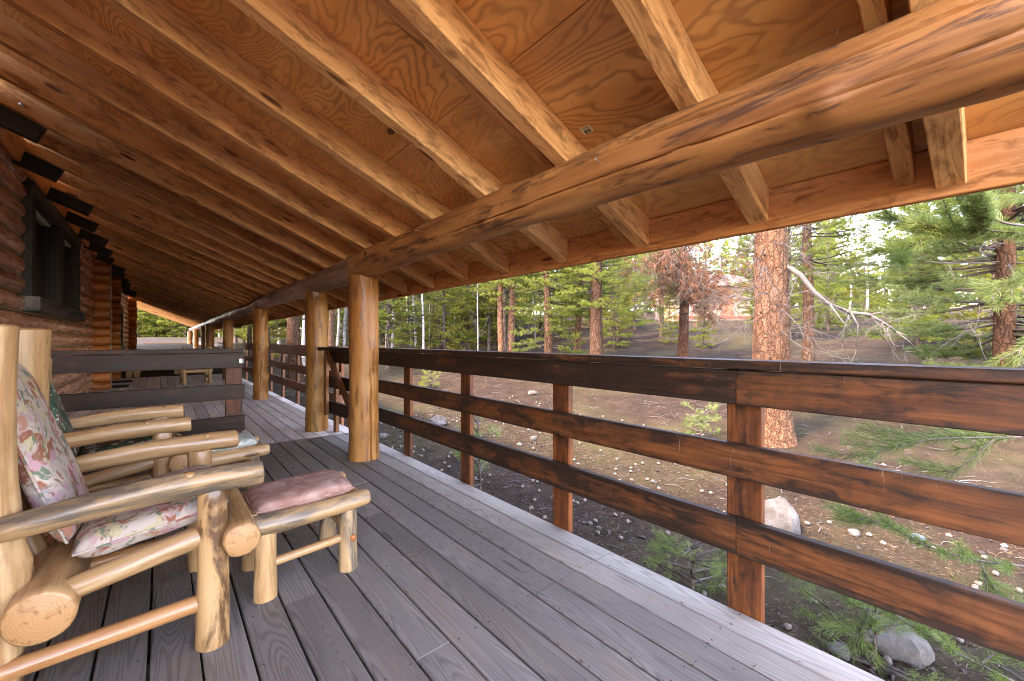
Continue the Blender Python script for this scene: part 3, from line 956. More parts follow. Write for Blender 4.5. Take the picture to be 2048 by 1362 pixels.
# ------------------------------------------------------------------ railings
RZ = [(0.882, 1.026), (0.572, 0.716), (0.252, 0.404)]     # lower and upper edges of the three boards
CAPZ = 1.068
XI = DECK_EDGE - 0.0395                                   # inner face of the boards
def railing(name, label, segs, posts, mat, capseg, zoff=0.0):
    t = tag(empty(name, (XI, (capseg[0][0] + capseg[-1][1]) / 2, 0)), label, 'railing')
    oy = t.location.y
    for (row, ya, yb, wear) in segs:
        z0, z1 = RZ[row]
        n = max(1, int((yb - ya) / 0.5)) if yb < 6 else 1
        board('rail_board', (0.0185, ya - oy + 0.0015, (z0 + z1) / 2 + zoff), (0.0185, yb - oy - 0.0015, (z0 + z1) / 2 + zoff), 0.037, z1 - z0, mat, t, ch=0.004, nseg=n, jit=0.0012 if n > 1 else 0, tint=(1, 1, 1, wear))
    for (ya, yb, wear) in capseg:
        board('rail_cap', (0.055, ya - oy + 0.001, CAPZ - 0.019 + zoff), (0.055, yb - oy - 0.001, CAPZ - 0.019 + zoff), 0.142, 0.038, mat, t, ch=0.005, nseg=max(1, int((yb - ya) / 0.6)) if yb < 6 else 1, jit=0.001 if yb < 6 else 0, tint=(1, 1, 1, wear))
    for y in posts:
        ps = board('rail_post', (0.0395 + 0.019, y - oy, ground_z(XI + 0.06, y) - 0.05), (0.0395 + 0.019, y - oy, CAPZ - 0.04 + zoff), 0.136, 0.037, mat, t, up=(1, 0, 0), ch=0.003, tint=(1.1, 1.0, 0.95, 0.64 if mat is M['rail'] else 1))
    mb = MB()
    for y in posts:
        if y > 7:
            continue
        for (z0, z1) in RZ:
            for dy in (-0.035, 0.035):
                for zz in (z0 + 0.03, z1 - 0.03):
                    mb.disc((0.0008, y - oy + dy + random.uniform(-.008, .008), zz + zoff + random.uniform(-.006, .006)), (-1, 0, 0), 0.0045, 0.0022, 6)
    if mb.v:
        tag(mb.build('nail_heads', M['nail'], t), kind='stuff')
    return t


JY = 0.69
railing('near_railing', 'dark stained three-board railing with worn orange boards nearest the camera',
        [(0, Y_NEAR, JY, 0.645), (0, JY, 4.72, 0.40), (1, Y_NEAR, 2.26, 0.63), (1, 2.26, 4.72, 0.58), (2, Y_NEAR, JY, 0.60), (2, JY, 4.72, 0.50)],
        [0.675 + 1.045 * k for k in range(-1, 4)], M['rail'], [(Y_NEAR, -0.25, 0.6), (-0.25, 4.75, 0.46)])
railing('far_railing', 'reddish brown three-board railing along the far part of the porch',
        [(0, 5.75, 8.0, 1), (0, 8.0, 14.6, 1), (0, 14.6, Y_END, 1), (1, 5.75, 12.0, 1), (1, 12.0, Y_END, 1), (2, 5.75, 12.0, 1), (2, 12.0, Y_END, 1)],
        [5.85 + 1.2 * k for k in range(0, 26)], M['newrail'], [(5.7, 9.0, 1), (9.0, Y_END, 1)])
# end railing closing the far end of the porch
t = tag(empty('end_railing', (0.3, Y_END - 0.06, 0)), 'pale low railing closing the far end of the porch', 'railing')
for z0, z1 in ((0.78, 0.93), (0.50, 0.64), (0.22, 0.36)):
    board('rail_board', (-1.25, 0, (z0 + z1) / 2), (1.5, 0, (z0 + z1) / 2), 0.037, z1 - z0, M['paletable'], t, tint=(1.5, 1.6, 1.7))
board('rail_cap', (-1.25, 0, 0.95), (1.5, 0, 0.95), 0.142, 0.036, M['newrail'], t, tint=(0.9, 0.9, 0.9))
for k in range(4):
    board('rail_post', (-1.15 + k * 0.85, 0.04, 0.0), (-1.15 + k * 0.85, 0.04, 0.93), 0.037, 0.1, M['newrail'], t, up=(1, 0, 0))

# partition across the porch with its latch
PY = 4.86
t = tag(empty('porch_partition', (0, PY, 0)), 'dark brown three-board partition standing across the porch behind the log chairs', 'fence')
PX1 = 0.622
for (z0, z1), wr, xe in zip(RZ, (0.36, 0.36, 0.36), (PX1 - 0.006, PX1 + 0.004, PX1 + 0.004)):
    board('rail_board', (-1.17, 0, (z0 + z1) / 2), (xe, 0, (z0 + z1) / 2), 0.037, z1 - z0, M['rail'], t, nseg=5, jit=0.0015, tint=(1.0, 0.84, 0.70, wr))
board('rail_cap', (-1.17, 0.035, CAPZ - 0.019), (PX1 - 0.006, 0.035, CAPZ - 0.019), 0.115, 0.038, M['rail'], t, nseg=5, jit=0.001, tint=(1.0, 0.84, 0.70, 0.36))
board('post', (PX1 - 0.082, 0.0385, 0.0), (PX1 - 0.082, 0.0385, CAPZ - 0.04), 0.037, 0.14, M['rail'], t, up=(1, 0, 0), tint=(1.1, 1, 1, 0.62))
board('post', (-0.95, 0.0385, 0.0), (-0.95, 0.0385, CAPZ - 0.04), 0.037, 0.14, M['rail'], t, up=(1, 0, 0), tint=(1, 1, 1, 0.5))
mb = MB()
mb.box((PX1 - 0.040, -0.0225, 0.925), (PX1 - 0.026, -0.0188, 0.968))
mb.tube([(PX1 - 0.014, -0.026, 0.925), (PX1 - 0.014, -0.026, 0.965)], 0.006, 0.006, 8)
mb.build('latch', M['steel'], t)

# gate standing open between the first two log posts
t = tag(empty('porch_gate', (1.58, 4.36, 0)), 'dark gate with a diagonal brace standing open between the first two log posts', 'gate')
gx = 0.0
for (z0, z1) in RZ:
    board('gate_board', (gx + 0.06, 0.02, (z0 + z1) / 2), (gx, 1.02, (z0 + z1) / 2), 0.037, z1 - z0, M['rail'], t, tint=(1, 1, 1, 0.42))
board('gate_cap', (gx + 0.01, -0.02, CAPZ - 0.019), (gx - 0.045, 1.07, CAPZ - 0.019), 0.15, 0.038, M['rail'], t, tint=(1, 1, 1.05, 0.32))
board('stile', (gx - 0.042, 0.965, 0.235), (gx - 0.042, 0.965, CAPZ - 0.042), 0.037, 0.09, M['post'], t, up=(0, 1, 0.0), tint=(0.62, 0.58, 0.7))
board('stile', (gx + 0.015, 0.06, 0.235), (gx + 0.015, 0.06, CAPZ - 0.042), 0.037, 0.09, M['post'], t, up=(0, 1, 0), tint=(0.62, 0.58, 0.7))
board('brace', (gx - 0.040, 0.91, CAPZ - 0.09), (gx + 0.010, 0.13, 0.30), 0.034, 0.085, M['post'], t, up=(0, 0, 1), tint=(0.50, 0.44, 0.5))
board('gate_support', (gx + 0.085, 1.0, 0.0), (gx + 0.085, 1.0, 1.0), 0.037, 0.10, M['post'], t, up=(0, 1, 0), tint=(0.7, 0.62, 0.7))

# ------------------------------------------------------------------ log cabin wall
WX, WR, WP = -1.312, 0.112, 0.2125
cab = empty('log_cabin', (WX, 12, 0))
tag(cab, 'long log cabin of stained round logs beside the porch', 'cabin')
oy = 12.0
WIN = (7.30, 10.95, 1.615, 3.06)
DOOR1 = (13.95, 15.7)
WIN2 = (18.2, 22.0)
STACKS = [13.55, 16.75, 26.6]
for r in range(16):
    z = WP * (r + 0.5) + random.uniform(-0.004, 0.004)
    if z > raf_z(WX) - 0.03:
        continue
    spans = [(Y_NEAR, STACKS[0]), (STACKS[0], STACKS[1]), (STACKS[1], STACKS[2])]
    holes = [WIN + (0,), (DOOR1[0], DOOR1[1], -0.1, 2.45, 0), (WIN2[0], WIN2[1], -0.1, 2.45, 0)]
    pieces = []
    for (a, b) in spans:
        cur = [(a, b, 0, 0)]
        for (ha, hb, z0, z1, _) in holes:
            if z0 < z < z1:
                nxt = []
                for (p, q, e0, e1) in cur:
                    if hb <= p or ha >= q:
                        nxt.append((p, q, e0, e1))
                    else:
                        if ha - p > 0.06:
                            nxt.append((p, ha, e0, 1))
                        if q - hb > 0.06:
                            nxt.append((hb, q, 1, e1))
                cur = nxt
        pieces += cur
    for (a, b, e0, e1) in pieces:
        tint = (1.0, 0.97, 0.97)
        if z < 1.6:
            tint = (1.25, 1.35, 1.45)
        if 10.9 < a:
            tint = (1.05, 0.95, 0.9)
        nearw = b > 4.8 and a < 14
        log('log', [(0, a - oy, z), (random.uniform(-.012, .012), (a + b) / 2 - oy, z + random.uniform(-.006, .006)), (0, b - oy, z)],
            [WR * random.uniform(0.97, 1.02) for _ in range(4)], M['walllog'], cab, seg=22 if nearw else 14, step=0.09 if nearw else 0.4, wob=0.0038, knots=int((b - a) * 0.5),
            roundend=(0.09 * e0, 0.09 * e1), tint=tint)
    # pale chinking line under each log
    if z < 3.1:
        for (a, b, e0, e1) in pieces:
            mb = MB()
            mb.tube([(0.060, a - oy + 0.03, z - WP / 2), (0.060, b - oy - 0.03, z - WP / 2)], 0.016, 0.016, 6)
            mb.build('chinking', M['chink'], cab)
mb = MB()
mb.box((-0.30, Y_NEAR - oy, -0.66), (-0.02, WIN[0] - oy + 0.1, 3.28))
mb.box((-0.30, WIN[1] - oy - 0.1, -0.66), (-0.02, DOOR1[0] - oy + 0.1, 3.28))
mb.box((-0.30, WIN[0] - oy + 0.1, -0.66), (-0.02, WIN[1] - oy - 0.1, WIN[2] + 0.1))
mb.box((-0.30, WIN[0] - oy + 0.1, WIN[3] - 0.1), (-0.02, WIN[1] - oy - 0.1, 3.28))
mb.box((-0.30, DOOR1[0] - oy + 0.1, 2.35), (-0.02, WIN2[1] - oy, 3.28))
mb.box((-0.30, DOOR1[1] - oy - 0.05, -0.66), (-0.02, WIN2[0] - oy + 0.05, 2.35))
mb.box((-0.30, WIN2[1] - oy - 0.05, -0.66), (-0.02, STACKS[2] - oy, 3.28))
mb.build('wall_sun_block', M['under'], cab)  # unseen backing added behind the logs to stop sun leaking through
# log ends of the cross walls
for i, sy in enumerate(STACKS):
    for r in range(16):
        z = WP * (r + 0.5) - 0.03
        if z > raf_z(-0.98) - 0.02:
            continue
        xe = -0.945 - WX + random.uniform(-0.012, 0.012)
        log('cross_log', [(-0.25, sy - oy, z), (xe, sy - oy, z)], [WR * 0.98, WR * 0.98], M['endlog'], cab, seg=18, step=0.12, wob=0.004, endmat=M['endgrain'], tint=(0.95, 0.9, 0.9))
    if i == 0:
        board('corner_trim', (-0.940 - WX, sy - oy + 0.10, 0.0), (-0.940 - WX, sy - oy + 0.10, 3.0), 0.03, 0.03, M['curtain'], cab, up=(0, 1, 0), tint=(0.6, 0.5, 0.45))


def window(y0, y1, z0, z1, proud, units, sillmat, name='window', xback=0.02):
    """casing proud of the logs, sash and glass set well back"""
    root = link(name, None, cab)
    root.empty_display_size = 0.1
    root.location = (0, 0, 0)
    xf = WR + proud
    cw = 0.14
    us = [y0 + (y1 - y0) * q for q in units]
    D_ = xf + 0.05
    xm = (xf - 0.05) / 2
    k = 0
    for ua, ub in zip(us[:-1], us[1:]):
        g = 0.004
        board('jamb', (xm, ua - oy + cw / 2 + g, z0), (xm, ua - oy + cw / 2 + g, z1), cw, D_, M['darktail'], root, up=(1, 0, 0), ch=0.006)
        board('jamb', (xm, ub - oy - cw / 2 - g, z0), (xm, ub - oy - cw / 2 - g, z1), cw, D_, M['darktail'], root, up=(1, 0, 0), ch=0.006)
        board('head', (xm + 0.005, ua - oy + g, z1 - 0.09), (xm + 0.005, ub - oy - g, z1 - 0.09), D_ + 0.012, 0.20, M['darktail'], root, ch=0.006, tint=(1.8, 1.8, 1.8))
        board('sill', (xm + 0.03, ua - oy + g - 0.02, z0 - 0.03), (xm + 0.03, ub - oy - g + 0.02, z0 - 0.03), D_ + 0.06, 0.17, sillmat, root, ch=0.008)
        ym = (ua + ub) / 2
        pn = board('pane', (0.0, ua - oy + cw, (z0 + z1) / 2), (0.0, ub - oy - cw, (z0 + z1) / 2), 0.008, z1 - z0 - 0.2, M['glass'], root, ch=0.001)
        for yy in (ua + cw + 0.02, ym, ub - cw - 0.02):
            board('sash', (0.012, yy - oy, z0 + 0.08), (0.012, yy - oy, z1 - 0.2), 0.045, 0.04, M['darktail'], root, up=(1, 0, 0), tint=(1.6, 1.6, 1.6))
        board('track', (0.03, ua - oy + cw + 0.01, z1 - 0.215), (0.03, ub - oy - cw - 0.01, z1 - 0.215), 0.05, 0.03, M['curtain'], root)
        board('curtain_edge', (0.028, ua - oy + cw + 0.055, z0 + 0.08), (0.028, ua - oy + cw + 0.055, z1 - 0.24), 0.012, 0.05, M['chink'], root, up=(1, 0, 0), tint=(1.6, 1.4, 1.2))
    return root


window(WIN[0], WIN[1], WIN[2], WIN[3], 0.045, (0, 0.52, 1), M['oldsill'])
window(WIN2[0], WIN2[1], 0.9, 2.40, 0.03, (0, 1), M['darktail'])
mb = MB()
mb.box((-0.25, WIN2[0] - oy, -0.6), (-0.02, WIN2[1] - oy, 0.9))
mb.build('wall_panel', M['under'], cab)
# rope chinking rimming the rounded log ends at the window
for r in range(7, 15):
    z = WP * (r + 0.5)
    if WIN[2] < z < WIN[3]:
        mb = MB()
        mb.tube([(WR * 0.78 * math.cos(a), WIN[0] - oy - 0.012, z + WR * 0.95 * math.sin(a)) for a in np.linspace(-1.3, 1.3, 12)], 0.014, 0.014, 6)
        mb.build('chinking', M['chink'], cab, True)
# door between the first two cross walls
dr = link('door', None, cab)
dr.location = (0, 0, 0)
ya, yb = DOOR1
for yy in (ya + 0.07, yb - 0.07):
    board('jamb', (0.05, yy - oy, 0.0), (0.05, yy - oy, 2.40), 0.14, 0.22, M['darktail'], dr, up=(1, 0, 0), tint=(1.5, 1.3, 1.2))
board('head', (0.05, ya - oy, 2.33), (0.05, yb - oy, 2.33), 0.26, 0.18, M['oldsill'], dr, tint=(0.8, 0.6, 0.5))
board('leaf', (0.0, ya - oy + 0.14, 1.11), (0.0, yb - oy - 0.14, 1.11), 0.04, 2.22, M['darktail'], dr, tint=(1.3, 1.2, 1.2))
board('light_strip', (0.03, ya - oy + 0.34, 0.15), (0.03, ya - oy + 0.34, 2.2), 0.03, 0.09, M['curtain'], dr, up=(1, 0, 0))
mb = MB()
mb.tube([(0.02, yb - oy - 0.30, 1.0), (0.09, yb - oy - 0.30, 1.0)], 0.028, 0.024, 10)
mb.build('handle', M['steel'], dr)
for y0, y1, lb in ((13.75, 14.5, 'black rubber mat on the deck just past the first log corner'), (15.3, 16.1, 'black rubber mat on the deck before the second log corner')):
    mb = MB()
    nx_, ny_ = 6, 8
    for i in range(nx_ * 1):
        mb.box((-0.25 + i * 0.5 / nx_, -(y1 - y0) / 2, 0.0), (-0.25 + (i + 0.86) * 0.5 / nx_, (y1 - y0) / 2, 0.014))
    mb.box((-0.255, -(y1 - y0) / 2 - .005, 0.0005), (0.255, (y1 - y0) / 2 + .005, 0.009))
    o = mb.build('door_mat', M['mat'])
    o.location = (-0.90, (y0 + y1) / 2, 0.001)
    tag(o, lb, 'mat')

# ------------------------------------------------------------------ log furniture
def cushion(name, sx, sy, sz, mat, parent, m4, nx=22, ny=20, sag=0.0, seed=0):
    vs, fs = [], []
    def prof(u):
        return max(0.0, 1 - abs(u) ** 5) ** 0.42
    for side in (1, -1):
        for j_ in range(ny + 1):
            for i_ in range(nx + 1):
                u, v_ = -1 + 2 * i_ / nx, -1 + 2 * j_ / ny
                u, v_ = math.sin(u * PI / 2) * 0.6 + u * 0.4, math.sin(v_ * PI / 2) * 0.6 + v_ * 0.4
                h = prof(u) * prof(v_)
                rr_ = 1 - 0.05 * (u * u * v_ * v_)
                nz = mnoise.noise(Vector((u * 2.1 + seed, v_ * 2.3, side * 3.0 + seed))) * 0.10
                vs.append((u * sx * rr_, v_ * sy * rr_, side * sz * h * (1 + nz) - sag * (1 - u * u) * (1 - v_ * v_) * (side > 0)))
    st = (nx + 1) * (ny + 1)
    for j_ in range(ny):
        for i_ in range(nx):
            a = j_ * (nx + 1) + i_
            fs.append((a, a + 1, a + nx + 2, a + nx + 1))
            b = st + a
            fs.append((b + nx + 1, b + nx + 2, b + 1, b))
    o = link(name, mk(name, vs, fs, mat, True), parent, m4)
    rim = [(i_, 0) for i_ in range(nx + 1)] + [(nx, j_) for j_ in range(1, ny + 1)] + [(i_, ny) for i_ in range(nx - 1, -1, -1)] + [(0, j_) for j_ in range(ny - 1, -1, -1)]
    mb = MB()
    mb.tube([vs[j_ * (nx + 1) + i_] for (i_, j_) in rim], 0.005, 0.005, 6)
    link('piping', mk('piping', mb.v, mb.f, mat, True), o)
    return o


def TR(loc, rx=0, ry=0, rz=0):
    from mathutils import Euler
    m = Euler((rx, ry, rz)).to_matrix().to_4x4()
    m.translation = loc
    return m


def knob(parent, p, d, r, mat):
    mb = MB()
    p, d = Vector(p), Vector(d).normalized()
    mb.tube([p - d * r * 1.2, p - d * r * 0.3, p + d * r * 0.35, p + d * r * 0.6], r * 1.9, r * 0.75, 12)
    mb.build('branch_stub', mat, parent, True, None, (0.75, 0.62, 0.5))


def chair(label, loc, rz, prn, mats, seed, back_h=1.19, arm_w=0.365, post_r=0.078, front_x=0.155, group='log armchairs on the near porch'):
    t = tag(empty('log_armchair', loc, rz), label, 'armchair', group)
    A, S, K = mats
    E = M['endgrain']
    r_ = random.Random(seed)
    for sgn in (-1, 1):
        y = sgn * (arm_w - 0.02)
        log('leg', [(0, y, 0), (0.004, y + 0.004, 0.3), (0.0, y, 0.585)], [0.056, 0.052, 0.050, 0.047], K if sgn < 0 else A, t, seg=24, wob=0.003, knots=3, endmat=E, seed=seed + 3 + sgn)
        log('arm', [(-0.515, sgn * arm_w, 0.585), (-0.2, sgn * (arm_w + 0.004), 0.618), (front_x, sgn * (arm_w - 0.004), 0.622)], [0.034, 0.042, 0.046, 0.046, 0.047], S if sgn < 0 else A, t, seg=24, wob=0.003, knots=3, endmat=E, seed=seed + 8 + sgn)
        knob(t, (-0.02 + 0.05 * sgn, sgn * arm_w - 0.02, 0.622 + 0.040), (0.1, -0.45, 1), 0.012, A)
        yb = sgn * (arm_w - 0.085)
        log('back_post', [(-0.550, yb, 0), (-0.545, yb, 0.35), (-0.575, yb, 0.75), (-0.585, yb, back_h)], [post_r * 0.8, post_r * 0.86, post_r * 0.88, post_r * 0.95, post_r * 1.12], A, t, seg=24, wob=0.006, knots=2, endmat=E, seed=seed + 12 + sgn, sq=(1.15, 1.0) if sgn < 0 else (1.0, 1.1))
        log('seat_rail', [(-0.42, y * 0.985, 0.335), (-0.02, y * 0.97, 0.415)], [0.036, 0.040], A, t, seg=20, wob=0.002, knots=1, seed=seed + 16 + sgn)
        log('stretcher', [(-0.53, y * 0.97, 0.145), (-0.01, y * 0.99, 0.165)], [0.029, 0.029], A, t, seg=20, wob=0.0008, seed=seed + 20 + sgn, tint=(1.0, 0.82, 0.72))
    log('front_rail', [(0.088, -arm_w - 0.045, 0.385), (0.082, 0, 0.39), (0.085, arm_w + 0.03, 0.39)], [0.063, 0.066, 0.062], A, t, seg=28, wob=0.003, endmat=E, seed=seed + 30, tint=(1, 0.95, 0.9))
    log('back_rail', [(-0.425, -arm_w - 0.055, 0.315), (-0.43, 0, 0.32), (-0.43, arm_w + 0.03, 0.32)], [0.080, 0.080, 0.076], A, t, seg=28, wob=0.003, endmat=E, seed=seed + 31, tint=(0.96, 0.88, 0.8))
    log('back_slat', [(-0.655, -arm_w + 0.06, 0.95), (-0.655, arm_w - 0.06, 0.95)], [0.042, 0.042], A, t, seg=20, wob=0.003, seed=seed + 32)
    for yy in (-0.17, 0.0, 0.17):
        log('back_spindle', [(-0.50, yy * 1.2, 0.37), (-0.66, yy * 1.2, 0.96)], [0.036, 0.030], A, t, seg=16, wob=0.002, seed=seed + 33)
    cushion('seat_cushion', 0.225, arm_w - 0.062, 0.060, prn, t, TR((-0.160, 0, 0.468), 0, math.radians(-9.5), 0), seed=seed)
    cushion('back_cushion', 0.335, arm_w - 0.150, 0.050, prn, t, TR((-0.492, 0, 0.755 if back_h > 1.1 else 0.70), 0, math.radians(-107.5), 0), seed=seed + 1)
    return t


chair('honey-coloured log armchair with cream floral cushions, nearest the camera', (0.145, 2.275, 0), 0, M['print_a'], (M['aspen'], M['aspen_stain'], M['aspen_mark']), 101)
chair('log armchair with dark green patterned cushions, before the dark partition', (-0.01, 3.63, 0), math.radians(1.5), M['print_b'], (M['aspen'], M['aspen'], M['aspen']), 141, back_h=1.03, arm_w=0.335, post_r=0.062, front_x=0.13)


def ottoman(label, loc, rz, prn, frontmat, seed):
    t = tag(empty('log_footstool', loc, rz), label, 'footstool', 'log footstools in front of the armchairs')
    A, S = M['aspen'], M['aspen_stain']
    E = M['endgrain']
    for sx in (-1, 1):
        for sy in (-1, 1):
            log('leg', [(sx * 0.182, sy * 0.165, 0), (sx * 0.182, sy * 0.165, 0.315)], [0.047, 0.043, 0.042], S if sx > 0 else M['aspen'], t, seg=22, step=0.03, wob=0.003, knots=2, seed=seed + sx * 3 + sy)
    for sy in (-1, 1):
        log('side_rail', [(-0.275, sy * 0.185, 0.338), (0, sy * 0.190, 0.335), (0.285, sy * 0.185, 0.346)], [0.040, 0.047, 0.043, 0.038], frontmat if sy < 0 else A, t, seg=24, wob=0.003, knots=2, roundend=(0.03, 0.04), seed=seed + 10 + sy)
        log('stretcher', [(-0.175, sy * 0.165, 0.145), (0.18, sy * 0.165, 0.165)], [0.020, 0.020], A, t, seg=16, wob=0.001, seed=seed + 14 + sy)
    for sx in (-1, 1):
        log('end_rail', [(sx * 0.225, -0.175, 0.352), (sx * 0.225, 0.175, 0.352)], [0.032, 0.032], A, t, seg=18, wob=0.002, seed=seed + 20 + sx)
        log('cross_stretcher', [(sx * 0.182, -0.16, 0.195), (sx * 0.182, 0.16, 0.195)], [0.019, 0.019], A, t, seg=14, wob=0.001, seed=seed + 24 + sx)
    mb = MB()
    mb.tube([(0.192, -0.2065, 0.165), (0.192, -0.2165, 0.165)], 0.0165, 0.014, 14)
    mb.build('peg', M['endlog'], t, True)
    mb = MB()
    mb.box((-0.195, -0.15, 0.318), (0.195, 0.15, 0.33))
    mb.build('seat_base', M['paletable'], t)
    cushion('cushion', 0.222, 0.172, 0.040, prn, t, TR((0, 0, 0.392), 0, math.radians(-2), 0), seed=seed)
    return t


ottoman('small log footstool with a dusty pink velvet cushion', (0.53, 2.275, 0), 0, M['pink'], M['aspen_stain'], 201)
ottoman('small log footstool with a teal and coral patterned cushion, behind the pink one', (0.315, 3.66, 0), math.radians(2), M['print_c'], M['aspen'], 231)

# far furniture
t = tag(empty('log_chair', (0.68, 13.9, 0), math.radians(95)), 'small pale log chair with burgundy cushion, far beyond the partition', 'chair')
for sx in (-1, 1):
    for sy in (-1, 1):
        log('leg', [(sx * 0.24, sy * 0.27, 0), (sx * 0.24, sy * 0.27, 0.66 if sx > 0 else 0.98)], [0.045, 0.042], M['aspen'], t, seg=14, endmat=M['endgrain'], seed=300 + sx * 2 + sy)
    log('arm', [(-0.26, sx * 0.28, 0.62), (0.32, sx * 0.28, 0.66)], [0.04, 0.04], M['aspen'], t, seg=14, endmat=M['endgrain'], seed=310 + sx)
    log('rail', [(-0.26, sx * 0.27, 0.16), (0.33, sx * 0.27, 0.16)], [0.032, 0.032], M['aspen'], t, seg=12, endmat=M['endgrain'], seed=312 + sx)
    log('rail', [(sx * 0.22, -0.33, 0.34), (sx * 0.22, 0.33, 0.34)], [0.045, 0.045], M['aspen'], t, seg=14, endmat=M['endgrain'], seed=314 + sx)
log('back_rail', [(-0.25, -0.28, 0.9), (-0.25, 0.28, 0.9)], [0.04, 0.04], M['aspen'], t, seg=12, seed=320)
cushion('seat_cushion', 0.22, 0.23, 0.05, M['burgundy'], t, TR((0, 0, 0.42)), 12, 12, seed=5)


def table(label, loc, w_, d_, h_):
    t = tag(empty('plank_table', loc), label, 'table')
    for i in range(5):
        board('top_plank', (-w_ / 2 + w_ / 5 * (i + .5), -d_ / 2, h_ - 0.02), (-w_ / 2 + w_ / 5 * (i + .5), d_ / 2, h_ - 0.02), w_ / 5 - 0.006, 0.04, M['paletable'], t, tint=(0.6, 0.5, 0.45))
    for sx in (-1, 1):
        for sy in (-1, 1):
            board('leg', (sx * (w_ / 2 - 0.12), sy * (d_ / 2 - 0.2), 0), (sx * (w_ / 2 - 0.12), sy * (d_ / 2 - 0.2), h_ - 0.041), 0.09, 0.14, M['paletable'], t, up=(1, 0, 0))
    board('apron', (-w_ / 2 + 0.1, 0, h_ - 0.09), (w_ / 2 - 0.1, 0, h_ - 0.09), 0.04, 0.09, M['paletable'], t, tint=(0.7, 0.6, 0.6))
    return t


table('large plank table with thick orange legs far along the porch', (0.75, 18.6, 0), 1.0, 1.9, 0.80)
table('narrow plank side table standing against the cabin wall far down the porch', (-0.70, 17.75, 0), 0.42, 1.3, 0.86)

# ------------------------------------------------------------------ rocks, pebbles, litter, grass
def rock(name, loc, size, label, mat, seed, flat=0.75, cat='rock', sink=0.25):
    rnd = random.Random(seed)
    vs, fs = [], []
    nu, nv = 18, 11
    for j_ in range(nv + 1):
        ph = -PI / 2 + PI * j_ / nv
        for i_ in range(nu):
            th = 2 * PI * i_ / nu
            d = Vector((math.cos(ph) * math.cos(th), math.cos(ph) * math.sin(th), math.sin(ph)))
            r = 1 + 0.28 * mnoise.noise(d * 1.3 + Vector((seed, 0, 0))) + 0.16 * mnoise.noise(d * 3.1 + Vector((0, seed, 0))) + 0.05 * mnoise.noise(d * 8 + Vector((0, seed, 3)))
            vs.append((d.x * r * size[0] / 2, d.y * r * size[1] / 2, d.z * r * size[2] / 2 + size[2] * (0.5 - sink)))
    for j_ in range(nv):
        for i_ in range(nu):
            i2 = (i_ + 1) % nu
            fs.append((j_ * nu + i_, j_ * nu + i2, (j_ + 1) * nu + i2, (j_ + 1) * nu + i_))
    o = link(name, mk(name, vs, fs, mat, True, None, math.radians(40)))
    o.location = loc
    o.rotation_euler = (0, 0, rnd.uniform(0, 6))
    tag(o, label, cat)
    return o


def gpx(x, y):                           # where the line of sight through a picture point meets the ground
    d = 1.2
    for _ in range(4000):
        p = at(x, y, d)
        if p.z <= ground_z(p.x, p.y):
            return Vector((p.x, p.y, ground_z(p.x, p.y)))
        d += 0.01
    return p


ROCKS = [((1552, 1062), (0.40, 0.36, 0.40), 'large pale boulder speckled with blue paint beside the railing post', 'rock'),
         ((1785, 1300), (0.30, 0.28, 0.20), 'grey-green rock under the lowest pine bough close to the deck', 'rock'),
         ((1835, 1078), (0.11, 0.10, 0.045), 'small flat blue-grey stone lying on the needles', 'bluestone'),
         ((1708, 1072), (0.10, 0.09, 0.08), 'small cream stone between the boulder and the blue stone', 'rock'),
         ((1680, 1312), (0.11, 0.10, 0.08), 'small white stone close to the deck edge at lower right', 'rock'),
         ((876, 850), (0.36, 0.30, 0.22), 'rounded tan boulder seen between the rails near the first post', 'rock'),
         ((764, 876), (0.20, 0.16, 0.10), 'pale flat rock by the deck just right of the first log post', 'rock'),
         ((1066, 882), (0.12, 0.11, 0.09), 'white stone left of the middle railing post', 'rock'),
         ((1038, 892), (0.10, 0.09, 0.06), 'small grey stone left of the white stone', 'rock'),
         ((985, 890), (0.13, 0.10, 0.06), 'flat light stone behind the pine seedling', 'rock'),
         ((1066, 790), (0.30, 0.25, 0.14), 'grey rock half buried on the slope beyond the rails', 'rock'),
         ((1180, 1050), (0.06, 0.06, 0.04), 'cream pebble stone just beyond the deck edge, left', 'rock'),
         ((1197, 1060), (0.06, 0.05, 0.04), 'grey pebble stone just beyond the deck edge, right', 'rock'),
         ((1755, 1135), (0.10, 0.08, 0.05), 'tan stone half hidden by the middle pine bough', 'rock')]
for i, ((x, y), s_, lb, mt) in enumerate(ROCKS):
    rock('boulder' if s_[0] > 0.25 else 'stone', gpx(x, y), s_, lb, M[mt], 40 + i * 3.7)

# pebbles
n = 4200
px_ = np.concatenate([RNG.uniform(1.95, 6.5, n // 2), RNG.uniform(3, 15, n - n // 2)])
py_ = np.concatenate([RNG.uniform(-1.2, 8.5, n // 2), RNG.uniform(-3, 18, n - n // 2)])
ico = [(0, 0, 1), (0.89, 0, 0.45), (0.28, 0.85, 0.45), (-0.72, 0.53, 0.45), (-0.72, -0.53, 0.45), (0.28, -0.85, 0.45), (0.72, 0.53, -0.45), (-0.28, 0.85, -0.45), (-0.89, 0, -0.45), (-0.28, -0.85, -0.45), (0.72, -0.53, -0.45), (0, 0, -1)]
icf = [(0, 1, 2), (0, 2, 3), (0, 3, 4), (0, 4, 5), (0, 5, 1), (1, 6, 2), (2, 7, 3), (3, 8, 4), (4, 9, 5), (5, 10, 1), (1, 10, 6), (2, 6, 7), (3, 7, 8), (4, 8, 9), (5, 9, 10)]
icn = np.array(ico)
icfn = np.array(icf)
sz = np.minimum(0.05, 0.006 + RNG.exponential(0.007, n))
pz_ = np.array([ground_z(a, b) for a, b in zip(px_, py_)])
shape = icn[None] * (1 + RNG.normal(0, 0.18, (n, 12, 1))) * sz[:, None, None] * np.stack([np.ones(n), RNG.uniform(.6, 1, n), RNG.uniform(.45, .75, n)], 1)[:, None]
rot = RNG.uniform(0, 6.28, n)
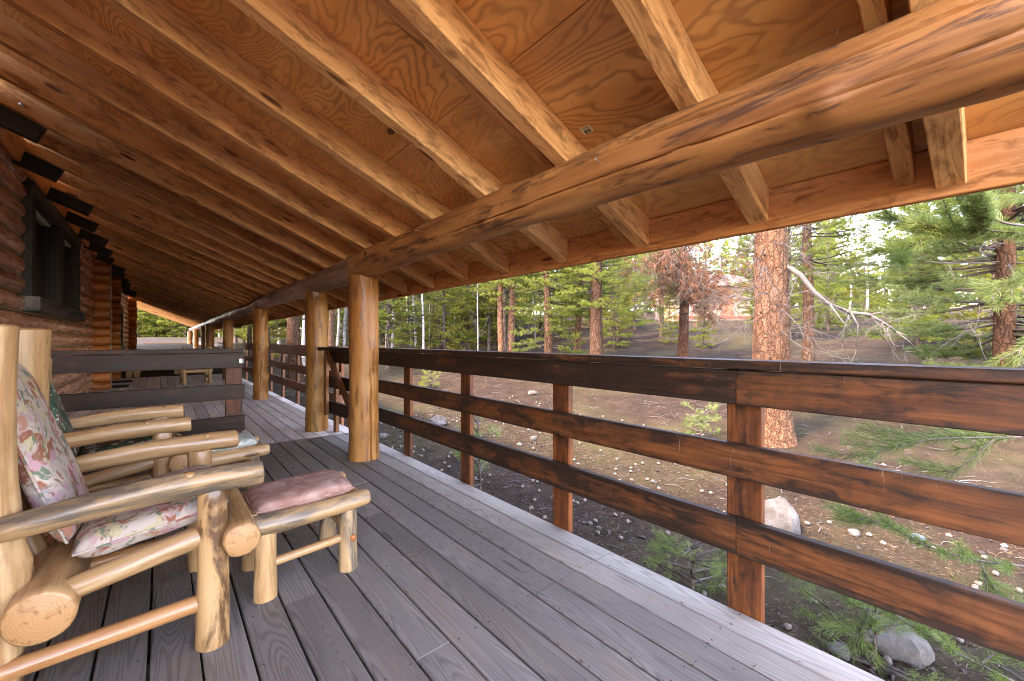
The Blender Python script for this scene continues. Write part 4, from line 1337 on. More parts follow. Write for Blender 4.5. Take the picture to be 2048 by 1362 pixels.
cx, sx_ = np.cos(rot)[:, None], np.sin(rot)[:, None]
X = shape[..., 0] * cx - shape[..., 1] * sx_
Y = shape[..., 0] * sx_ + shape[..., 1] * cx
P = np.stack([X + px_[:, None], Y + py_[:, None], shape[..., 2] + pz_[:, None] + sz[:, None] * 0.15], -1)
V = P[:, icfn].reshape(-1, 3, 3)
tag(link('pebbles', tri_mesh('pebbles', V, np.repeat(RNG.uniform(0, 1, n) ** 1.8, len(icf)), M['stonebits'])), 'scattered small pebbles on the soil beyond the deck', 'pebbles', kind='stuff')

# fallen needles, twigs and cones on the ground
n = 60000
q = RNG.random(n)
lx = np.where(q < 0.6, RNG.uniform(1.95, 6.5, n), RNG.uniform(4, 16, n))
ly = np.where(q < 0.6, RNG.uniform(-1.5, 8.0, n), RNG.uniform(-3, 18, n))
keep = np.array([mnoise.noise(Vector((a * 0.9, b * 0.9, 2.0))) for a, b in zip(lx, ly)]) > RNG.uniform(-0.6, 0.35, n)
lx, ly = lx[keep], ly[keep]
lz = np.array([ground_z(a, b) for a, b in zip(lx, ly)]) + 0.006
C = np.stack([lx, ly, lz], 1)
D = unit(np.stack([RNG.normal(0, 1, len(C)), RNG.normal(0, 1, len(C)), RNG.normal(0.05, 0.12, len(C))], 1))
V, tn = needle_tris(C, D, 1, 0.065, 0.0055, 0.1, RNG.uniform(0, 1, len(C)), RNG)
tag(link('needle_duff', tri_mesh('needle_duff', V, tn, M['litter'])), 'reddish fallen pine needles covering the ground', 'litter', kind='stuff')
mb = MB()
for _ in range(850):
    x, y = random.uniform(2.0, 12), random.uniform(-1.5, 14)
    a = random.uniform(0, 6.28)
    L_ = random.uniform(0.06, 0.32)
    pts = []
    for i in range(5):
        xx, yy = x + math.cos(a) * L_ * i / 4, y + math.sin(a) * L_ * i / 4
        pts.append((xx, yy, ground_z(xx, yy) + 0.008 + 0.02 * math.sin(i / 4 * PI) * random.random()))
        a += random.uniform(-0.35, 0.35)
    mb.tube(pts, 0.003 + L_ * 0.008, 0.0015, 4)
tag(mb.build('fallen_twigs', M['twig']), 'bleached fallen twigs scattered over the forest floor', 'twigs', kind='stuff')
mb = MB()
for _ in range(320):
    x, y = random.uniform(2.0, 7), random.uniform(-1, 8)
    z = ground_z(x, y) + 0.016
    a = random.uniform(0, 6.28)
    d = Vector((math.cos(a), math.sin(a), 0.1))
    p = Vector((x, y, z))
    mb.tube([p, p + d * 0.008, p + d * 0.02, p + d * 0.034], 0.012, 0.02, 7)
    mb.tube([p + d * 0.02, p + d * 0.044], 0.02, 0.008, 7)
tag(mb.build('fallen_cones', M['cone'], None, True), 'small grey pine cones lying on the needles', 'cones', kind='stuff')
nt_ = 2600
gx_ = np.concatenate([RNG.uniform(2.3, 9, 500), RNG.uniform(5, 40, nt_ - 500)])
gy_ = np.concatenate([RNG.uniform(-1, 10, 500), RNG.uniform(-8, 34, nt_ - 500)])
kp_ = np.array([mnoise.noise(Vector((a * 0.35, b * 0.35, 12.0))) for a, b in zip(gx_, gy_)]) > RNG.uniform(-0.35, 0.3, nt_)
gx_, gy_ = gx_[kp_], gy_[kp_]
C = np.stack([gx_, gy_, np.array([ground_z(a, b) for a, b in zip(gx_, gy_)])], 1)
V, tn = needle_tris(C, np.tile([[0, 0, 1.0]], (len(C), 1)), 18, 0.07, 0.004, 0.65, RNG.uniform(0, 1, len(C)), RNG, jit=0.04)
tag(link('grass_tufts', tri_mesh('grass_tufts', V, tn, M['grass'])), 'thin tufts of dry green grass on the slope', 'grass', kind='stuff')

#@@TREES@@
# ------------------------------------------------------------------ trees
def rot_about(v, axis, ang):
    return Matrix.Rotation(ang, 3, axis) @ v


def pine_proto(name, H, c0, R, seed, tr=0.11, needle=(9, 0.085, 0.011, 0.55), dens=1.0, mat='needle', bark='barkgrey', lean=0.0, gap=0.27, tone0=0.45, deadz=0.0, wseg=9):
    """returns (trunk mesh, crown mesh): a tapered trunk with limbs and a crown of needle tufts on whorled, forked boughs"""
    rnd = random.Random(seed)
    rng = np.random.default_rng(seed)
    mb = MB()
    n = 16
    tp = []
    for i in range(n + 1):
        z = H * i / n
        tp.append(Vector((lean * z + 0.05 * math.sin(z * 0.9 + seed) * z / H, 0.04 * math.sin(z * 1.1 + seed * 2), z - (0.15 if i == 0 else 0))))
    base = len(mb.v)
    # trunk with a flared foot
    for i, p in enumerate(tp):
        z = H * i / n
        r = tr * (1 - 0.93 * (z / H) ** 0.9) * (1 + 0.35 * max(0, 1 - z / 0.4) ** 2)
        for k in range(wseg):
            th = 2 * PI * k / wseg
            q = 1 + 0.06 * mnoise.noise(Vector((math.cos(th) * 1.5, math.sin(th) * 1.5, z * 1.5 + seed)))
            mb.v.append(p + Vector((r * q * math.cos(th), r * q * math.sin(th), 0)))
    for i in range(n):
        for k in range(wseg):
            k2 = (k + 1) % wseg
            mb.f.append((base + i * wseg + k, base + i * wseg + k2, base + (i + 1) * wseg + k2, base + (i + 1) * wseg + k))
    nt = len(mb.f)
    C, D, T = [], [], []
    z = c0
    while z < H - 0.1:
        u = (z - c0) / (H - c0)
        tc = tp[min(n, int(z / H * n))]
        for b in range(rnd.choice([3, 4, 4, 5])):
            if rnd.random() > 0.93 * dens and dens < 1:
                continue
            az = rnd.uniform(0, 2 * PI)
            L = R * ((1 - u) ** 0.75) * (0.62 + 0.38 * min(1, u * 5 + 0.25)) * rnd.uniform(0.55, 1.15) + 0.12
            el = math.radians(-14 + 52 * u + rnd.uniform(-10, 10))
            d = Vector((math.cos(az) * math.cos(el), math.sin(az) * math.cos(el), math.sin(el)))
            up = Vector((0, 0, 1))
            side = d.cross(up).normalized()
            cur = rnd.uniform(0.05, 0.28)
            zz = z + rnd.uniform(-0.1, 0.1)
            o = Vector((tc.x, tc.y, zz))
            pt = lambda t: o + d * (L * t) + up * (cur * L * t * t) + side * (0.06 * L * math.sin(t * 4 + az))
            mb.tube([pt(t) for t in (0, 0.35, 0.7, 1.0)], 0.010 + 0.010 * L, 0.003, 3)
            tone = tone0 + rnd.uniform(-0.28, 0.28) + 0.15 * u
            ns = max(3, int(L / 0.13 * dens))
            for s_ in range(ns):
                t = 0.28 + 0.72 * (s_ + rnd.random()) / ns
                p = pt(t)
                sg = 1 if s_ % 2 else -1
                tl = (0.40 * L * (1.05 - t) + 0.10) * rnd.uniform(0.6, 1.2)
                td = (d * 0.75 + side * sg * rnd.uniform(0.5, 1.0) + up * rnd.uniform(-0.1, 0.45)).normalized()
                if tl > 0.3:
                    mb.tube([p, p + td * tl * 0.9], 0.004, 0.002, 3)
                m_ = max(2, int(tl / 0.075))
                tt = tone + rnd.uniform(-0.15, 0.15)
                for k in range(m_):
                    f_ = (k + 0.6) / m_
                    C.append(p + td * (tl * f_) + Vector((0, 0, 0.03 * rnd.uniform(-1, 1))))
                    D.append(td * 0.8 + up * 0.35)
                    T.append(tt + 0.15 * f_)
            for k in range(3):
                C.append(pt(1.0 - 0.06 * k))
                D.append(d + up * 0.4)
                T.append(tone + 0.2)
        z += gap * rnd.uniform(0.6, 1.3)
    nn, L_, W_, sp = needle
    V, tn = needle_tris(np.array([tuple(c) for c in C]), unit(np.array([tuple(c) for c in D])), nn, L_, W_, sp, np.array(T), rng, jit=0.012)
    crown = tri_mesh('crown', V, tn, M[mat])
    trunk = mk('trunk', mb.v, mb.f, [M[bark], M['darktwig']], True, [0] * nt + [1] * (len(mb.f) - nt))
    return trunk, crown


def put_tree(name, label, cat, group, p, meshes, sc=1.0, rz=None, tint=None, trunk_tint=None, sz=None):
    t = tag(empty(name, (p.x, p.y, p.z - 0.03), random.uniform(0, 6.28) if rz is None else rz), label, cat, group)
    t.scale = (sc, sc, sz or sc)
    link('trunk', meshes[0], t, None, trunk_tint)
    if len(meshes) > 1 and meshes[1] is not None:
        link('crown', meshes[1], t, None, tint)
    return t


PP = [pine_proto('p%d' % i, *a, needle=(12, 0.10, 0.021, 0.6), gap=0.2) for i, a in enumerate([
    (7.5, 0.5, 1.5, 11, 0.08), (9.0, 1.3, 1.6, 12, 0.10), (6.0, 0.3, 1.3, 13, 0.06), (10.0, 1.9, 1.8, 14, 0.12), (8.5, 0.8, 1.5, 15, 0.085)])]
FARP = [pine_proto('f%d' % i, *a, needle=(9, 0.17, 0.042, 0.65), dens=0.7, gap=0.24) for i, a in enumerate([(9.5, 0.8, 1.6, 21, 0.09), (11.5, 1.6, 1.7, 22, 0.11), (13.0, 2.8, 1.8, 23, 0.12), (8.0, 0.5, 1.5, 24, 0.08)])]

BUSHY = [pine_proto('b%d' % i, *a, needle=(10, 0.18, 0.05, 0.65), dens=0.7, gap=0.22) for i, a in enumerate([(8.5, 0.15, 2.1, 27, 0.09), (10.0, 0.3, 2.2, 28, 0.10)])]


def aspen_proto(H, seed, tr=0.09, bare=1.6, nb=46):
    rnd = random.Random(seed)
    mb = MB()
    n = 18
    ln = rnd.uniform(-0.05, 0.05)
    tp = [Vector((ln * H * i / n + 0.07 * math.sin(i * 0.6 + seed), 0.06 * math.sin(i * 0.5 + seed * 2), H * i / n - (0.15 if i == 0 else 0))) for i in range(n + 1)]
    mb.tube(tp, tr, 0.012, 9)
    nt = len(mb.f)
    for _ in range(nb):
        z = rnd.uniform(bare, H * 0.97)
        o = tp[min(n, int(z / H * n))].copy()
        o.z = z
        az = rnd.uniform(0, 6.28)
        L = rnd.uniform(0.5, 1.5) * (1.15 - z / H)
        d = Vector((math.cos(az), math.sin(az), rnd.uniform(-0.1, 0.8)))
        pts = [o]
        for i in range(5):
            d = (d + Vector((rnd.uniform(-.3, .3), rnd.uniform(-.3, .3), rnd.uniform(-.15, .3)))).normalized()
            pts.append(pts[-1] + d * L / 5)
            if i > 0:
                e = (d + Vector((rnd.uniform(-.9, .9), rnd.uniform(-.9, .9), rnd.uniform(-.3, .6)))).normalized()
                q = pts[-1]
                mb.tube([q, q + e * L * 0.18, q + e * L * 0.32 + Vector((0, 0, 0.04))], 0.005, 0.002, 3)
        mb.tube(pts, 0.009 + 0.006 * L, 0.003, 3)
    return mk('trunk', mb.v, mb.f, [M['aspenbark'], M['twig']], True, [0] * nt + [1] * (len(mb.f) - nt))


AP = [aspen_proto(9.0, 31), aspen_proto(10.0, 32, 0.10), aspen_proto(7.5, 33, 0.065, 1.0, 60), aspen_proto(9.5, 34, 0.085, 1.3, 60)]

taken = []


def free(p, dmin):
    if p.x < 2.9 and p.y < Y_END + 2.0:
        return False
    if (Vector((p.x, p.y)) - SHED).length < 5.0:
        return False
    return all((p.x - a) ** 2 + (p.y - b) ** 2 > dmin * dmin for a, b in taken)


sp_ = place(1400, 34)
SHED = Vector((sp_.x, sp_.y))

# --- named trees in the middle distance (picture column, depth, trunk radius, height, crown start)
MID = [(1194, 11.2, 0.205, 11, 2.1, 'stout dark-barked pine left of the brown-needled pine', (.6,.56,.54)),
       (1155, 13.0, 0.125, 9, 2.3, 'slim orange-barked pine leaning beside the stout dark pine', (1.0, .82, .72)),
       (1095, 12.3, 0.15, 10, 0.9, 'bushy pine with low boughs right of the paired trunks', (.85,.8,.75)),
       (1003, 13.0, 0.115, 13, 2.9, 'left one of the two pale trunks standing as a pair', (1.3,1.12,1.0)),
       (1023, 13.15, 0.145, 13, 2.7, 'right one of the two pale trunks standing as a pair', (1.25,1.12,1.02)),
       (1616, 9.4, 0.14, 11, 2.6, 'dark spotted pine trunk close behind the big orange trunk', (.75,.7,.65)),
       (589, 13.2, 0.22, 13, 2.8, 'thick brown pine trunk seen between the second and third posts', (.55,.46,.4)),
       (664, 15.2, 0.13, 12, 2.9, 'grey pine trunk right behind the second log post', (.9,.88,.88))]
for i, (x, d, tr, H, c0, lb, tt) in enumerate(MID):
    p = place(x, d)
    taken.append((p.x, p.y))
    ms_ = pine_proto('m', H, c0, 1.55 if c0 < 2.5 else 1.4, 50 + i, tr, (13, 0.085, 0.014, 0.6), 1.0, gap=0.2, bark='bark', lean=0.045 if i == 1 else 0.0, wseg=14)
    put_tree('pine_tree', lb, 'tree', 'pines on the slope beyond the railing', p, ms_, 1.0, 0.3 * i, trunk_tint=tt)


def curl(mb, o, d, L, r, rnd, depth=2, curlv=0.35, droop=0.1, nseg=7):
    pts = [Vector(o)]
    d = Vector(d).normalized()
    w_ = Vector((rnd.uniform(-1, 1), rnd.uniform(-1, 1), rnd.uniform(-1, 1))) * curlv
    for i in range(nseg):
        d = (d + w_ * 0.5 + Vector((rnd.uniform(-1, 1), rnd.uniform(-1, 1), rnd.uniform(-1, 1) - droop * 2)) * curlv * 0.45).normalized()
        pts.append(pts[-1] + d * (L / nseg))
        if depth > 0 and rnd.random() < 0.7:
            e = (d + Vector((rnd.uniform(-1, 1), rnd.uniform(-1, 1), rnd.uniform(-1, 0.6))) * 0.9).normalized()
            curl(mb, pts[-1], e, L * rnd.uniform(0.3, 0.55), r * 0.5, rnd, depth - 1, curlv, droop, 5)
    mb.tube(pts, r, r * 0.35, 4)


# --- the big orange trunk with its dead branches
p = place(1543, 6.35)
taken.append((p.x, p.y))
t = tag(empty('pine_tree', (p.x, p.y, p.z)), 'big orange-barked pine trunk with bare grey branches, close to the railing', 'tree', 'pines on the slope beyond the railing')
vs, fs = [], []
seg, n = 90, 240
for i in range(n + 1):
    z = -0.2 + 12.2 * (i / n) ** 1.6
    r = 0.265 * (1 - 0.06 * max(0, z)) * (1 + 0.55 * max(0, 1 - (z + 0.2) / 0.75) ** 2) if z < 8 else 0.265 * max(0.04, 0.52 * (1 - (z - 8) / 4.2))
    for k in range(seg):
        th = 2 * PI * k / seg
        q = 1 + 0.05 * mnoise.noise(Vector((math.cos(th) * 2, math.sin(th) * 2, z * 1.2))) + 0.04 * mnoise.noise(Vector((math.cos(th) * 7, math.sin(th) * 7, z * 5))) + 0.04 * abs(mnoise.noise(Vector((math.cos(th) * 11, math.sin(th) * 11, z * 13))))
        vs.append((r * q * math.cos(th) - 0.012 * z, r * q * math.sin(th), z))
for i in range(n):
    for k in range(seg):
        k2 = (k + 1) % seg
        fs.append((i * seg + k, i * seg + k2, (i + 1) * seg + k2, (i + 1) * seg + k))
link('trunk', mk('trunk', vs, fs, M['bark'], True), t, None, (0.92, 0.80, 0.72))
inv = Vector((p.x, p.y, p.z))
rnd = random.Random(77)
mb = MB()
path = [(1560, 530, 6.3), (1578, 536, 6.15), (1602, 552, 6.0), (1628, 585, 5.9), (1655, 608, 5.8), (1700, 626, 5.7), (1738, 630, 5.6), (1765, 645, 5.5), (1792, 664, 5.45)]
pw = [at(*q) - inv for q in path]
mb.tube(pw, 0.042, 0.014, 7)
for q0, q1, q2 in (((1792, 664), (1812, 672), (1806, 690)), ((1792, 664), (1818, 684), (1832, 698)), ((1702, 627), (1716, 650), (1712, 700)), ((1660, 610), (1690, 650), (1684, 690)), ((1765, 645), (1760, 670), (1775, 685)), ((1740, 631), (1760, 626), (1790, 640))):
    a, b, c = at(*q0, 5.5) - inv, at(*q1, 5.45) - inv, at(*q2, 5.5) - inv
    mb.tube([a, b, c], 0.012, 0.004, 5)
    curl(mb, c, c - b, 0.25, 0.005, rnd, 1)
for k in range(len(pw) - 1):
    for _ in range(3):
        curl(mb, pw[k].lerp(pw[k + 1], rnd.random()), (rnd.uniform(-1, 1), rnd.uniform(-1, 1), rnd.uniform(-1.2, 0.4)), rnd.uniform(0.2, 0.5), 0.006, rnd, 2)
link('dead_branch', mk('dead_branch', mb.v, mb.f, M['twig'], True), t, None, (0.95, 0.9, 0.85))
mb = MB()
toc = (Vector((0, 0, 0)) - Vector((p.x, p.y, 0))).normalized()
for _ in range(46):
    z = rnd.uniform(1.7, 3.9)
    a = rnd.uniform(0, 6.28)
    d = Vector((math.cos(a), math.sin(a), rnd.uniform(-0.5, 0.3)))
    o = Vector((math.cos(a) * 0.23, math.sin(a) * 0.23, z))
    curl(mb, o, d, rnd.uniform(0.4, 1.1), 0.007, rnd, 2, 0.45, 0.2)
link('dead_twigs', mk('dead_twigs', mb.v, mb.f, M['twig'], True), t, None, (0.7, 0.65, 0.62))
for _ in range(16):
    mb = MB()
    a = rnd.uniform(2.6, 5.6)
    z = rnd.uniform(0.5, 3.0)
    o = Vector((math.cos(a) * 0.25, math.sin(a) * 0.25, z))
    mb.tube([o, o * 1.0 + Vector((math.cos(a), math.sin(a), 0)) * 0.03], 0.022, 0.014, 7)
    link('branch_scar', mk('branch_scar', mb.v, mb.f, M['crack'], True), t)
up_ = pine_proto('bigcrown', 13, 4.6, 2.4, 88, 0.05)
link('crown', up_[1], t)

# --- the pine with brown dead needles
p = place(1366, 12.6)
taken.append((p.x, p.y))
ms_ = pine_proto('brown', 10, 3.0, 1.8, 61, 0.17, (12, 0.075, 0.009, 0.55), 0.9, bark='bark', wseg=14)
t = put_tree('pine_tree', 'dark-trunked pine hung with rusty brown dead needles', 'tree', 'pines on the slope beyond the railing', p, ms_, 1.0, 0.0, trunk_tint=(0.75, 0.6, 0.55))
rnd = random.Random(5)
mb = MB()
C, D, T = [], [], []
for _ in range(60):
    x, y = rnd.choice([(1275, 545), (1300, 520), (1330, 570), (1405, 560), (1415, 600), (1440, 590), (1380, 520), (1350, 500), (1470, 580)])
    e = at(x + rnd.gauss(0, 26), y + rnd.gauss(0, 26), rnd.uniform(9.6, 12.4)) - p
    o = Vector((0, 0, max(1.9, e.z + rnd.uniform(-0.2, 0.5))))
    mid = o.lerp(e, 0.55) + Vector((0, 0, 0.25))
    mb.tube([o, mid, e], 0.02, 0.006, 4)
    for k in range(26):
        f_ = rnd.uniform(0.5, 1.02)
        q = o.lerp(mid, f_ / 0.55) if f_ < 0.55 else mid.lerp(e, (f_ - 0.55) / 0.45)
        C.append(q + Vector((rnd.gauss(0, .12), rnd.gauss(0, .12), rnd.gauss(-0.05, .14))))
        D.append(Vector((rnd.gauss(0, .5), rnd.gauss(0, .5), -0.5)))
        T.append(rnd.random())
    for k in range(3):
        curl(mb, mid.lerp(e, rnd.random()), (rnd.uniform(-1, 1), rnd.uniform(-1, 1), -0.9), rnd.uniform(0.4, 0.9), 0.007, rnd, 2, 0.4, 0.15)
V, tn = needle_tris(np.array([tuple(c) for c in C]), unit(np.array([tuple(c) for c in D])), 16, 0.10, 0.013, 0.6, np.array(T), RNG, jit=0.03)
o_ = link('dead_needles', tri_mesh('dead_needles', V, tn, M['deadneedle']), t)
link('dead_twigs', mk('dead_twigs', mb.v, mb.f, M['twig'], True), t, None, (0.9, 0.85, 0.8))

# --- right-hand pine with green boughs and dead twigs
p = place(2012, 6.6)
taken.append((p.x, p.y))
ms_ = pine_proto('right', 9, 0.3, 2.25, 66, 0.15, (26, 0.085, 0.0085, 0.55), 1.3, mat='needle_near', bark='bark', wseg=18, gap=0.19, tone0=0.6)
t = put_tree('pine_tree', 'green pine with an orange trunk at the right edge of the view', 'tree', 'pines on the slope beyond the railing', p, ms_, 1.0, 1.0, trunk_tint=(0.6, 0.5, 0.44))
mb = MB()
for _ in range(22):
    a = rnd.uniform(0, 6.28)
    curl(mb, (0.1 * math.cos(a), 0.1 * math.sin(a), rnd.uniform(0.5, 3.0)), (math.cos(a), math.sin(a), rnd.uniform(-.4, .2)), rnd.uniform(0.8, 1.7), 0.010, rnd, 2, 0.25, 0.08)
link('dead_twigs', mk('dead_twigs', mb.v, mb.f, M['twig'], True), t)

# --- near pine standing just outside the frame; its boughs reach in from the right
p = place(2420, 3.3)
taken.append((p.x, p.y))
t = tag(empty('pine_tree', (p.x, p.y, p.z)), 'near pine whose long needled boughs reach in from the right edge', 'tree', 'pines on the slope beyond the railing')
tr_ = pine_proto('neartrunk', 8, 3.4, 1.3, 67, 0.11, (9, 0.07, 0.008, 0.5), 0.7, mat='needle_near', bark='bark', wseg=14)
link('trunk', tr_[0], t)
link('crown', tr_[1], t)
inv = Vector(p)


def bough(paths, tone0, seed, L=0.058, W=0.0021, per=4, step=0.0052):
    """a long bough: woody axis, side shoots and single needles set all round every shoot"""
    rnd = random.Random(seed)
    rng = np.random.default_rng(seed)
    mb = MB()
    C, D, T = [], [], []
    def dress(pts, f0, tone):
        for a, b in zip(pts[:-1], pts[1:]):
            d = (b - a)
            ln = d.length
            if ln < 1e-5:
                continue
            d.normalize()
            for k in range(max(1, int(ln / step))):
                q = a + d * (ln * rnd.random())
                C.append(q)
                D.append(d)
                T.append(tone + rnd.uniform(-0.12, 0.12))
    for path, r0, nside, bare in paths:
        pts = [Vector(q) for q in path]
        # resample with Catmull-Rom
        rs = []
        for i in range(len(pts) - 1):
            a_, b_, c_, d_ = pts[max(i - 1, 0)], pts[i], pts[i + 1], pts[min(i + 2, len(pts) - 1)]
            for s_ in range(5):
                f_ = s_ / 5
                rs.append(0.5 * ((2 * b_) + (c_ - a_) * f_ + (2 * a_ - 5 * b_ + 4 * c_ - d_) * f_ * f_ + (3 * b_ - a_ - 3 * c_ + d_) * f_ ** 3))
        rs.append(pts[-1])
        mb.tube(rs, r0, 0.0025, 6)
        i0 = int(len(rs) * bare)
        dress(rs[i0:], 0, tone0)
        for s_ in range(nside):
            i = rnd.randint(i0, len(rs) - 2)
            a = rs[i]
            d = (rs[i + 1] - rs[i]).normalized()
            side = d.cross(Vector((0, 0, 1))).normalized() * rnd.choice((-1, 1))
            e = (d * 0.9 + side * rnd.uniform(0.3, 0.9) + Vector((0, 0, rnd.uniform(-0.25, 0.35)))).normalized()
            ll = rnd.uniform(0.08, 0.34)
            sp = [a, a + e * ll * 0.5, a + e * ll + Vector((0, 0, ll * 0.12))]
            mb.tube(sp, 0.0035, 0.0018, 5)
            dress(sp, 0, tone0 + rnd.uniform(-0.2, 0.3))
    Cn = np.array([tuple(c) for c in C])
    Dn = unit(np.array([tuple(c) for c in D]))
    C2 = np.repeat(Cn, per, 0)
    D2 = np.repeat(Dn, per, 0)
    rv = rng.normal(0, 1, C2.shape)
    perp = unit(rv - (rv * D2).sum(1, keepdims=True) * D2)
    dd = unit(D2 * rng.uniform(0.55, 1.0, (len(C2), 1)) + perp * rng.uniform(0.5, 1.0, (len(C2), 1)))
    ln = L * rng.uniform(0.7, 1.15, (len(C2), 1))
    side = unit(np.cross(dd, rng.normal(0, 1, C2.shape))) * W / 2
    mid = C2 + dd * ln * 0.55
    tip = C2 + unit(dd + D2 * 0.25 + rng.normal(0, 0.08, C2.shape)) * ln
    V1 = np.stack([C2 - side * 0.7, C2 + side * 0.7, mid + side], 1)
    V2 = np.stack([C2 - side * 0.7, mid + side, mid - side], 1)
    V3 = np.stack([mid - side, mid + side, tip], 1)
    V = np.concatenate([V1, V2, V3])
    tn = np.repeat(np.array(T), per, 0) + rng.normal(0, 0.1, len(C2))
    tn = np.concatenate([tn, tn, tn])
    b = link('bough', mk('bough', mb.v, mb.f, M['darktwig'], True), t)
    link('needles', tri_mesh('needles', V, tn, M['needle_near']), b)


def pw(*q):
    return [at(*a) - inv for a in q]


bough([(pw((2420, 420, 3.3), (2250, 468, 2.6), (2130, 474, 2.2), (2048, 468, 2.1), (1960, 461, 2.05), (1885, 457, 2.05), (1810, 444, 2.1), (1748, 432, 2.15)), 0.009, 11, 0.35),
       (pw((1890, 458, 2.05), (1840, 484, 2.0), (1800, 504, 1.98)), 0.004, 2, 0.0)], 0.55, 1, L=0.080, W=0.0026, per=6, step=0.0034)
bough([(pw((2420, 400, 3.3), (2200, 450, 2.4), (2048, 452, 2.0), (1990, 440, 1.97), (1950, 428, 1.95), (1925, 408, 1.95), (1908, 392, 1.95)), 0.007, 4, 0.42),
       (pw((1958, 432, 1.95), (1952, 408, 1.93), (1955, 388, 1.93)), 0.0035, 1, 0.0)], 0.95, 2, L=0.078, W=0.0028, per=7, step=0.0032)
bough([(pw((2420, 800, 3.2), (2200, 850, 2.7), (2080, 872, 2.35), (1960, 876, 2.25), (1860, 880, 2.25), (1770, 902, 2.3), (1725, 915, 2.3)), 0.007, 11, 0.4),
       (pw((1990, 878, 2.25), (1930, 930, 2.2), (1890, 955, 2.2)), 0.004, 3, 0.1)], 0.38, 3, L=0.07, W=0.0021)
bough([(pw((2420, 1050, 3.2), (2250, 1130, 2.7), (2080, 1134, 2.4), (1960, 1122, 2.3), (1860, 1095, 2.3), (1775, 1052, 2.35), (1716, 1036, 2.4)), 0.008, 12, 0.4),
       (pw((1960, 1125, 2.3), (1985, 1170, 2.25), (2030, 1215, 2.2)), 0.005, 5, 0.1)], 0.22, 4, L=0.07, W=0.0021)
bough([(pw((2420, 1250, 3.1), (2300, 1390, 2.5), (2120, 1395, 2.15), (1960, 1330, 2.08), (1850, 1268, 2.12), (1745, 1202, 2.18), (1650, 1158, 2.25), (1575, 1152, 2.3)), 0.009, 14, 0.4),
       (pw((1960, 1330, 2.08), (2000, 1300, 2.1), (2048, 1265, 2.15)), 0.005, 4, 0.1),
       (pw((1745, 1202, 2.18), (1720, 1270, 2.1), (1700, 1310, 2.08)), 0.004, 2, 0.2)], 0.28, 5, L=0.07, W=0.0021)
bough([(pw((2420, 560, 3.3), (2220, 600, 2.9), (2110, 640, 2.6), (2050, 690, 2.5), (2030, 720, 2.5)), 0.007, 10, 0.4)], 0.5, 6, L=0.07)
bough([(pw((2420, 620, 3.3), (2200, 560, 3.0), (2090, 545, 2.8), (2020, 565, 2.75), (1980, 600, 2.75)), 0.007, 10, 0.4)], 0.4, 7, L=0.07)
bough([(pw((2420, 480, 3.3), (2250, 400, 3.0), (2120, 385, 2.8), (2030, 400, 2.75)), 0.007, 8, 0.4)], 0.5, 8, L=0.07)

# --- pine seedlings
for i, (x, y, h, lb) in enumerate([(860, 778, 0.55, 'bright green pine seedling seen through the rails right of the first post'),
                                   (962, 985, 0.95, 'thin pine seedling beside the deck edge with sparse needles'),
                                   (1388, 1195, 0.50, 'low bushy pine seedling left of the near railing post'),
                                   (1405, 880, 0.55, 'dark green pine seedling behind the near railing post'),
                                   (1985, 800, 1.05, 'young pine whose bright tip shows just over the railing at right'),
                                   (1740, 1345, 0.42, 'small pine seedling at the deck edge in the lower right corner')]):
    p = gpx(x, y)
    ms_ = pine_proto('s', h, 0.06 if i != 1 else 0.1, 0.20 + 0.10 * h, 120 + i, 0.012, (26, 0.05, 0.0028, 0.55), 1.3 if i != 1 else 0.55, mat='needle_near' if y > 850 else 'needle', bark='barkgrey', gap=0.085, tone0=0.6 if i in (0, 4) else 0.4)
    put_tree('pine_seedling', lb, 'seedling', 'pine seedlings near the deck', p, ms_, 1.0)

# --- aspens
ASP = [(786, 19.0, 0, 'white aspen trunk just right of the first log post'), (817, 18.2, 1, 'white aspen trunk second right of the first log post'),
       (829, 20.0, 2, 'slim white aspen third right of the first log post'), (611, 14.2, 1, 'leaning white aspen beside the thick brown trunk'),
       (676, 16.5, 2, 'slim leaning aspen between the second and first log posts'), (690, 19.0, 3, 'thin aspen close left of the first log post'),
       (299, 44.0, 1, 'leftmost white aspen beyond the end railing'), (338, 46.0, 3, 'tall white aspen centred beyond the end railing'),
       (322, 50.0, 2, 'slim aspen between the two white aspens beyond the end railing'), (437, 40.5, 1, 'pale aspen seen past the far corner post'),
       (1102, 24, 2, 'thin pale aspen behind the bushy pine'), (1700, 26, 2, 'pale bare aspen in the clearing, leftmost'), (1733, 27, 3, 'pale bare aspen in the middle of the clearing'),
       (1780, 28, 0, 'pale aspen trunk right of the clearing'), (1822, 31, 2, 'slim pale aspen at the right of the clearing'), (1850, 33, 3, 'pale aspen deep behind the right-hand pine'),
       (1650, 30, 0, 'pale aspen behind the dark spotted trunk'), (870, 24, 2, 'slim grey aspen in the dense young pines'), (935, 22, 3, 'grey aspen among the dense young pines'),
       (560, 22, 3, 'pale aspen seen just right of the third log post')]
for i, (x, d, k, lb) in enumerate(ASP):
    p = place(x, d)
    taken.append((p.x, p.y))
    put_tree('aspen_tree', lb, 'tree', 'bare aspens in the wood', p, [AP[k]], random.uniform(0.9, 1.15))

